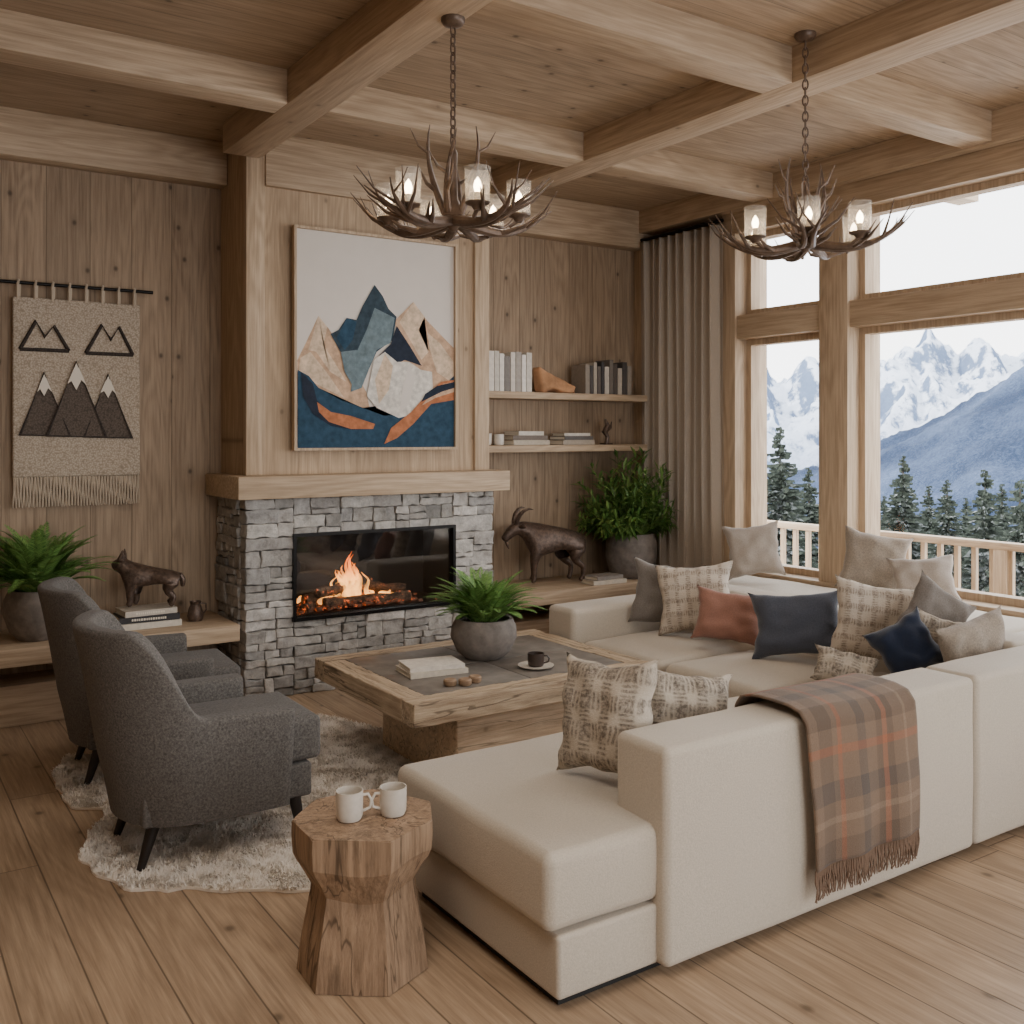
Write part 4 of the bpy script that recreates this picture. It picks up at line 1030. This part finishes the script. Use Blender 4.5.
f=mr(nt,mt(nt,'ADD',mt(nt,'MULTIPLY',n1,.55),mt(nt,'MULTIPLY',n2,.7)),.55,.85); col=mix(nt,f,c(42,53,73),c(90,104,128)); setc(nt,b,col); b.inputs['Specular IOR Level'].default_value=.05  # distance haze baked into the blue slope colours
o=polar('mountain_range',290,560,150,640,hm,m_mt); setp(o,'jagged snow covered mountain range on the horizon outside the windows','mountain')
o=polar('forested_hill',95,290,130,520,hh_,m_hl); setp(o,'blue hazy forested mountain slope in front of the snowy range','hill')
o=polar('snow_ground',7.4,100,40,60,hg,M_white,RD(-10),RD(75)); o['kind']='structure'
m_fir,nt,b=mk('fir_needles',.85); n1=noi(nt,tco(nt),3.0,4,.7); g=nd(nt,'ShaderNodeSeparateXYZ',None,{0:nd(nt,'ShaderNodeNewGeometry').outputs['Normal']})
col=mix(nt,mr(nt,n1,.35,.65),c(36,41,37),c(64,70,62)); sn=mt(nt,'MULTIPLY',mr(nt,mt(nt,'ABSOLUTE',g.outputs[2]),.6,.95),mr(nt,n1,.46,.56)); col=mix(nt,mt(nt,'MULTIPLY',sn,.6),col,c(176,180,184)); setc(nt,b,col); b.inputs['Specular IOR Level'].default_value=.05
m_trunk=plain('fir_trunk',c(60,48,40),.9,0,20)
def fir_mesh(seed):
    rg=random.Random(seed); bm=B(); T=58
    for i in range(T):
        q=.06+.93*(i/(T-1))**.92; z=10*q; R_=2.3*(1-q)**.85+.10
        for k in range(16 if q<.85 else 8):
            a=rg.uniform(0,2*pi); rr=R_*rg.uniform(.6,1.2); S=5; d=Vector((cos(a),sin(a),0)); sd=Vector((-sin(a),cos(a),0))
            z0=z+rg.uniform(-.15,.15); L_=[];Rt=[];C_=[]
            for s in range(S+1):
                u=s/S; ctr=d*rr*u+Vector((0,0,z0-.28*rr*u+.16*rr*u*u)); w_=rr*.20*(1-u)**.6*(1 if s%2 else .45)+.015
                C_.append(bm.verts.new(ctr)); L_.append(bm.verts.new(ctr+sd*w_-Vector((0,0,.45*w_+.12*rg.random())))); Rt.append(bm.verts.new(ctr-sd*w_-Vector((0,0,.45*w_+.12*rg.random()))))
            for s in range(S):
                bm.faces.new((C_[s],C_[s+1],L_[s+1],L_[s])); bm.faces.new((C_[s],Rt[s],Rt[s+1],C_[s+1]))
    me=bpy.data.meshes.new('needles'); bm.to_mesh(me); bm.free(); me.materials.append(m_fir); return me
FM=[fir_mesh(1),fir_mesh(2)]
bm=B(); tube(bm,[(0,0,0),(0,0,5),(0,0,9.9)],[.16,.09,.015],8); TM=bpy.data.meshes.new('trunk'); bm.to_mesh(TM); bm.free(); TM.materials.append(m_trunk)
trees=[(780,427,26,'tallest fir seen through the left window pane'),(809,468,34,'fir beside the tall one, next to the wooden post'),(752,474,40,'fir at the left edge of the left window pane'),
 (903,456,30,'tall fir at the left of the right window'),(929,486,39,'second fir from the left in the right window'),(947,480,35,'third fir from the left in the right window'),(966,498,50,'small fir in the middle of the right window'),
 (985,470,26,'tall fir in the middle of the right window'),(1002,484,44,'fir just right of the middle tall one in the right window'),(1020,480,21,'fir at the right edge of the photo'),(884,496,46,'small distant fir at the left frame of the right window')]
for i,(px,py,d,lb) in enumerate(trees):
    dx,dy=ray(px); X,Y=dx*d,dy*d; zt_=H-(py-435)/992*d; r_=math.hypot(X,Y); g0=hg(r_,math.atan2(Y,X))-.1
    t=thing('fir_tree','dark green '+lb,'tree',(X,Y,g0),i*1.3,'fir trees outside the windows'); s=(zt_-g0)/10; t.scale=(s,s,s)
    for nm,me in (('needles',FM[i%2]),('trunk',TM)):
        o=bpy.data.objects.new(nm,me); COL.objects.link(o); o.parent=t

# ---------------------------------------------------------------- LIGHT
W=bpy.data.worlds.new('sky'); SC.world=W; W.use_nodes=True; nt=W.node_tree; bg=nt.nodes['Background']
tcw=nd(nt,'ShaderNodeTexCoord'); sp=nd(nt,'ShaderNodeSeparateXYZ',None,{0:tcw.outputs['Generated']})
cr=ramp(nt,mr(nt,sp.outputs[2],-.1,.7),[(0,(.80,.83,.88,1)),(.2,(.95,.955,.965,1)),(.5,(.93,.95,.975,1)),(1,(.85,.89,.95,1))],'LINEAR')
cl=noi(nt,tcw.outputs['Generated'],3,5,.6); cr=mix(nt,mr(nt,cl,.4,.7,0,.4),cr,(1,.99,.97,1))
nt.links.new(cr,bg.inputs[0]); bg.inputs[1].default_value=5.9
S=bpy.data.lights.new('sun','SUN'); S.energy=5.0; S.angle=RD(1.5); S.color=(1,.95,.88)
o=bpy.data.objects.new('sun',S); o.rotation_euler=Vector((-.80,.45,.36)).to_track_quat('Z','Y').to_euler(); COL.objects.link(o)
def portal(loc,rot,sx,sy):
    A=bpy.data.lights.new('portal','AREA'); A.shape='RECTANGLE'; A.size=sx; A.size_y=sy; A.cycles.is_portal=True
    o=bpy.data.objects.new('window_portal',A); o.location=loc; o.rotation_euler=rot; COL.objects.link(o)
portal((XR+.24,2.25,1.83),(0,RD(90),0),2.5,5.75)
portal(((ox0+ox1)/2,YF-.22,(oz0+oz1)/2),(RD(90),0,0),ox1-ox0,oz1-oz0)
for (x,y,e) in ((.6,1.6,40),(2.9,4.0,20)):  # added area lights to lift the interior, not fixtures of the room
    A=bpy.data.lights.new('fill_light','AREA'); A.shape='RECTANGLE'; A.size=1.3; A.size_y=1.1; A.energy=e; A.color=(1,.91,.81)
    o=bpy.data.objects.new('fill_light',A); o.location=(x,y,3.19); COL.objects.link(o)

cam=bpy.data.cameras.new('camera'); cam.lens=36*992/1024; cam.sensor_width=36; cam.shift_y=-77/1024; cam.clip_end=2000; cam.clip_start=.05
o=bpy.data.objects.new('camera',cam); o.location=(0,0,H); o.rotation_euler=(RD(90),0,-YAW); COL.objects.link(o); SC.camera=o
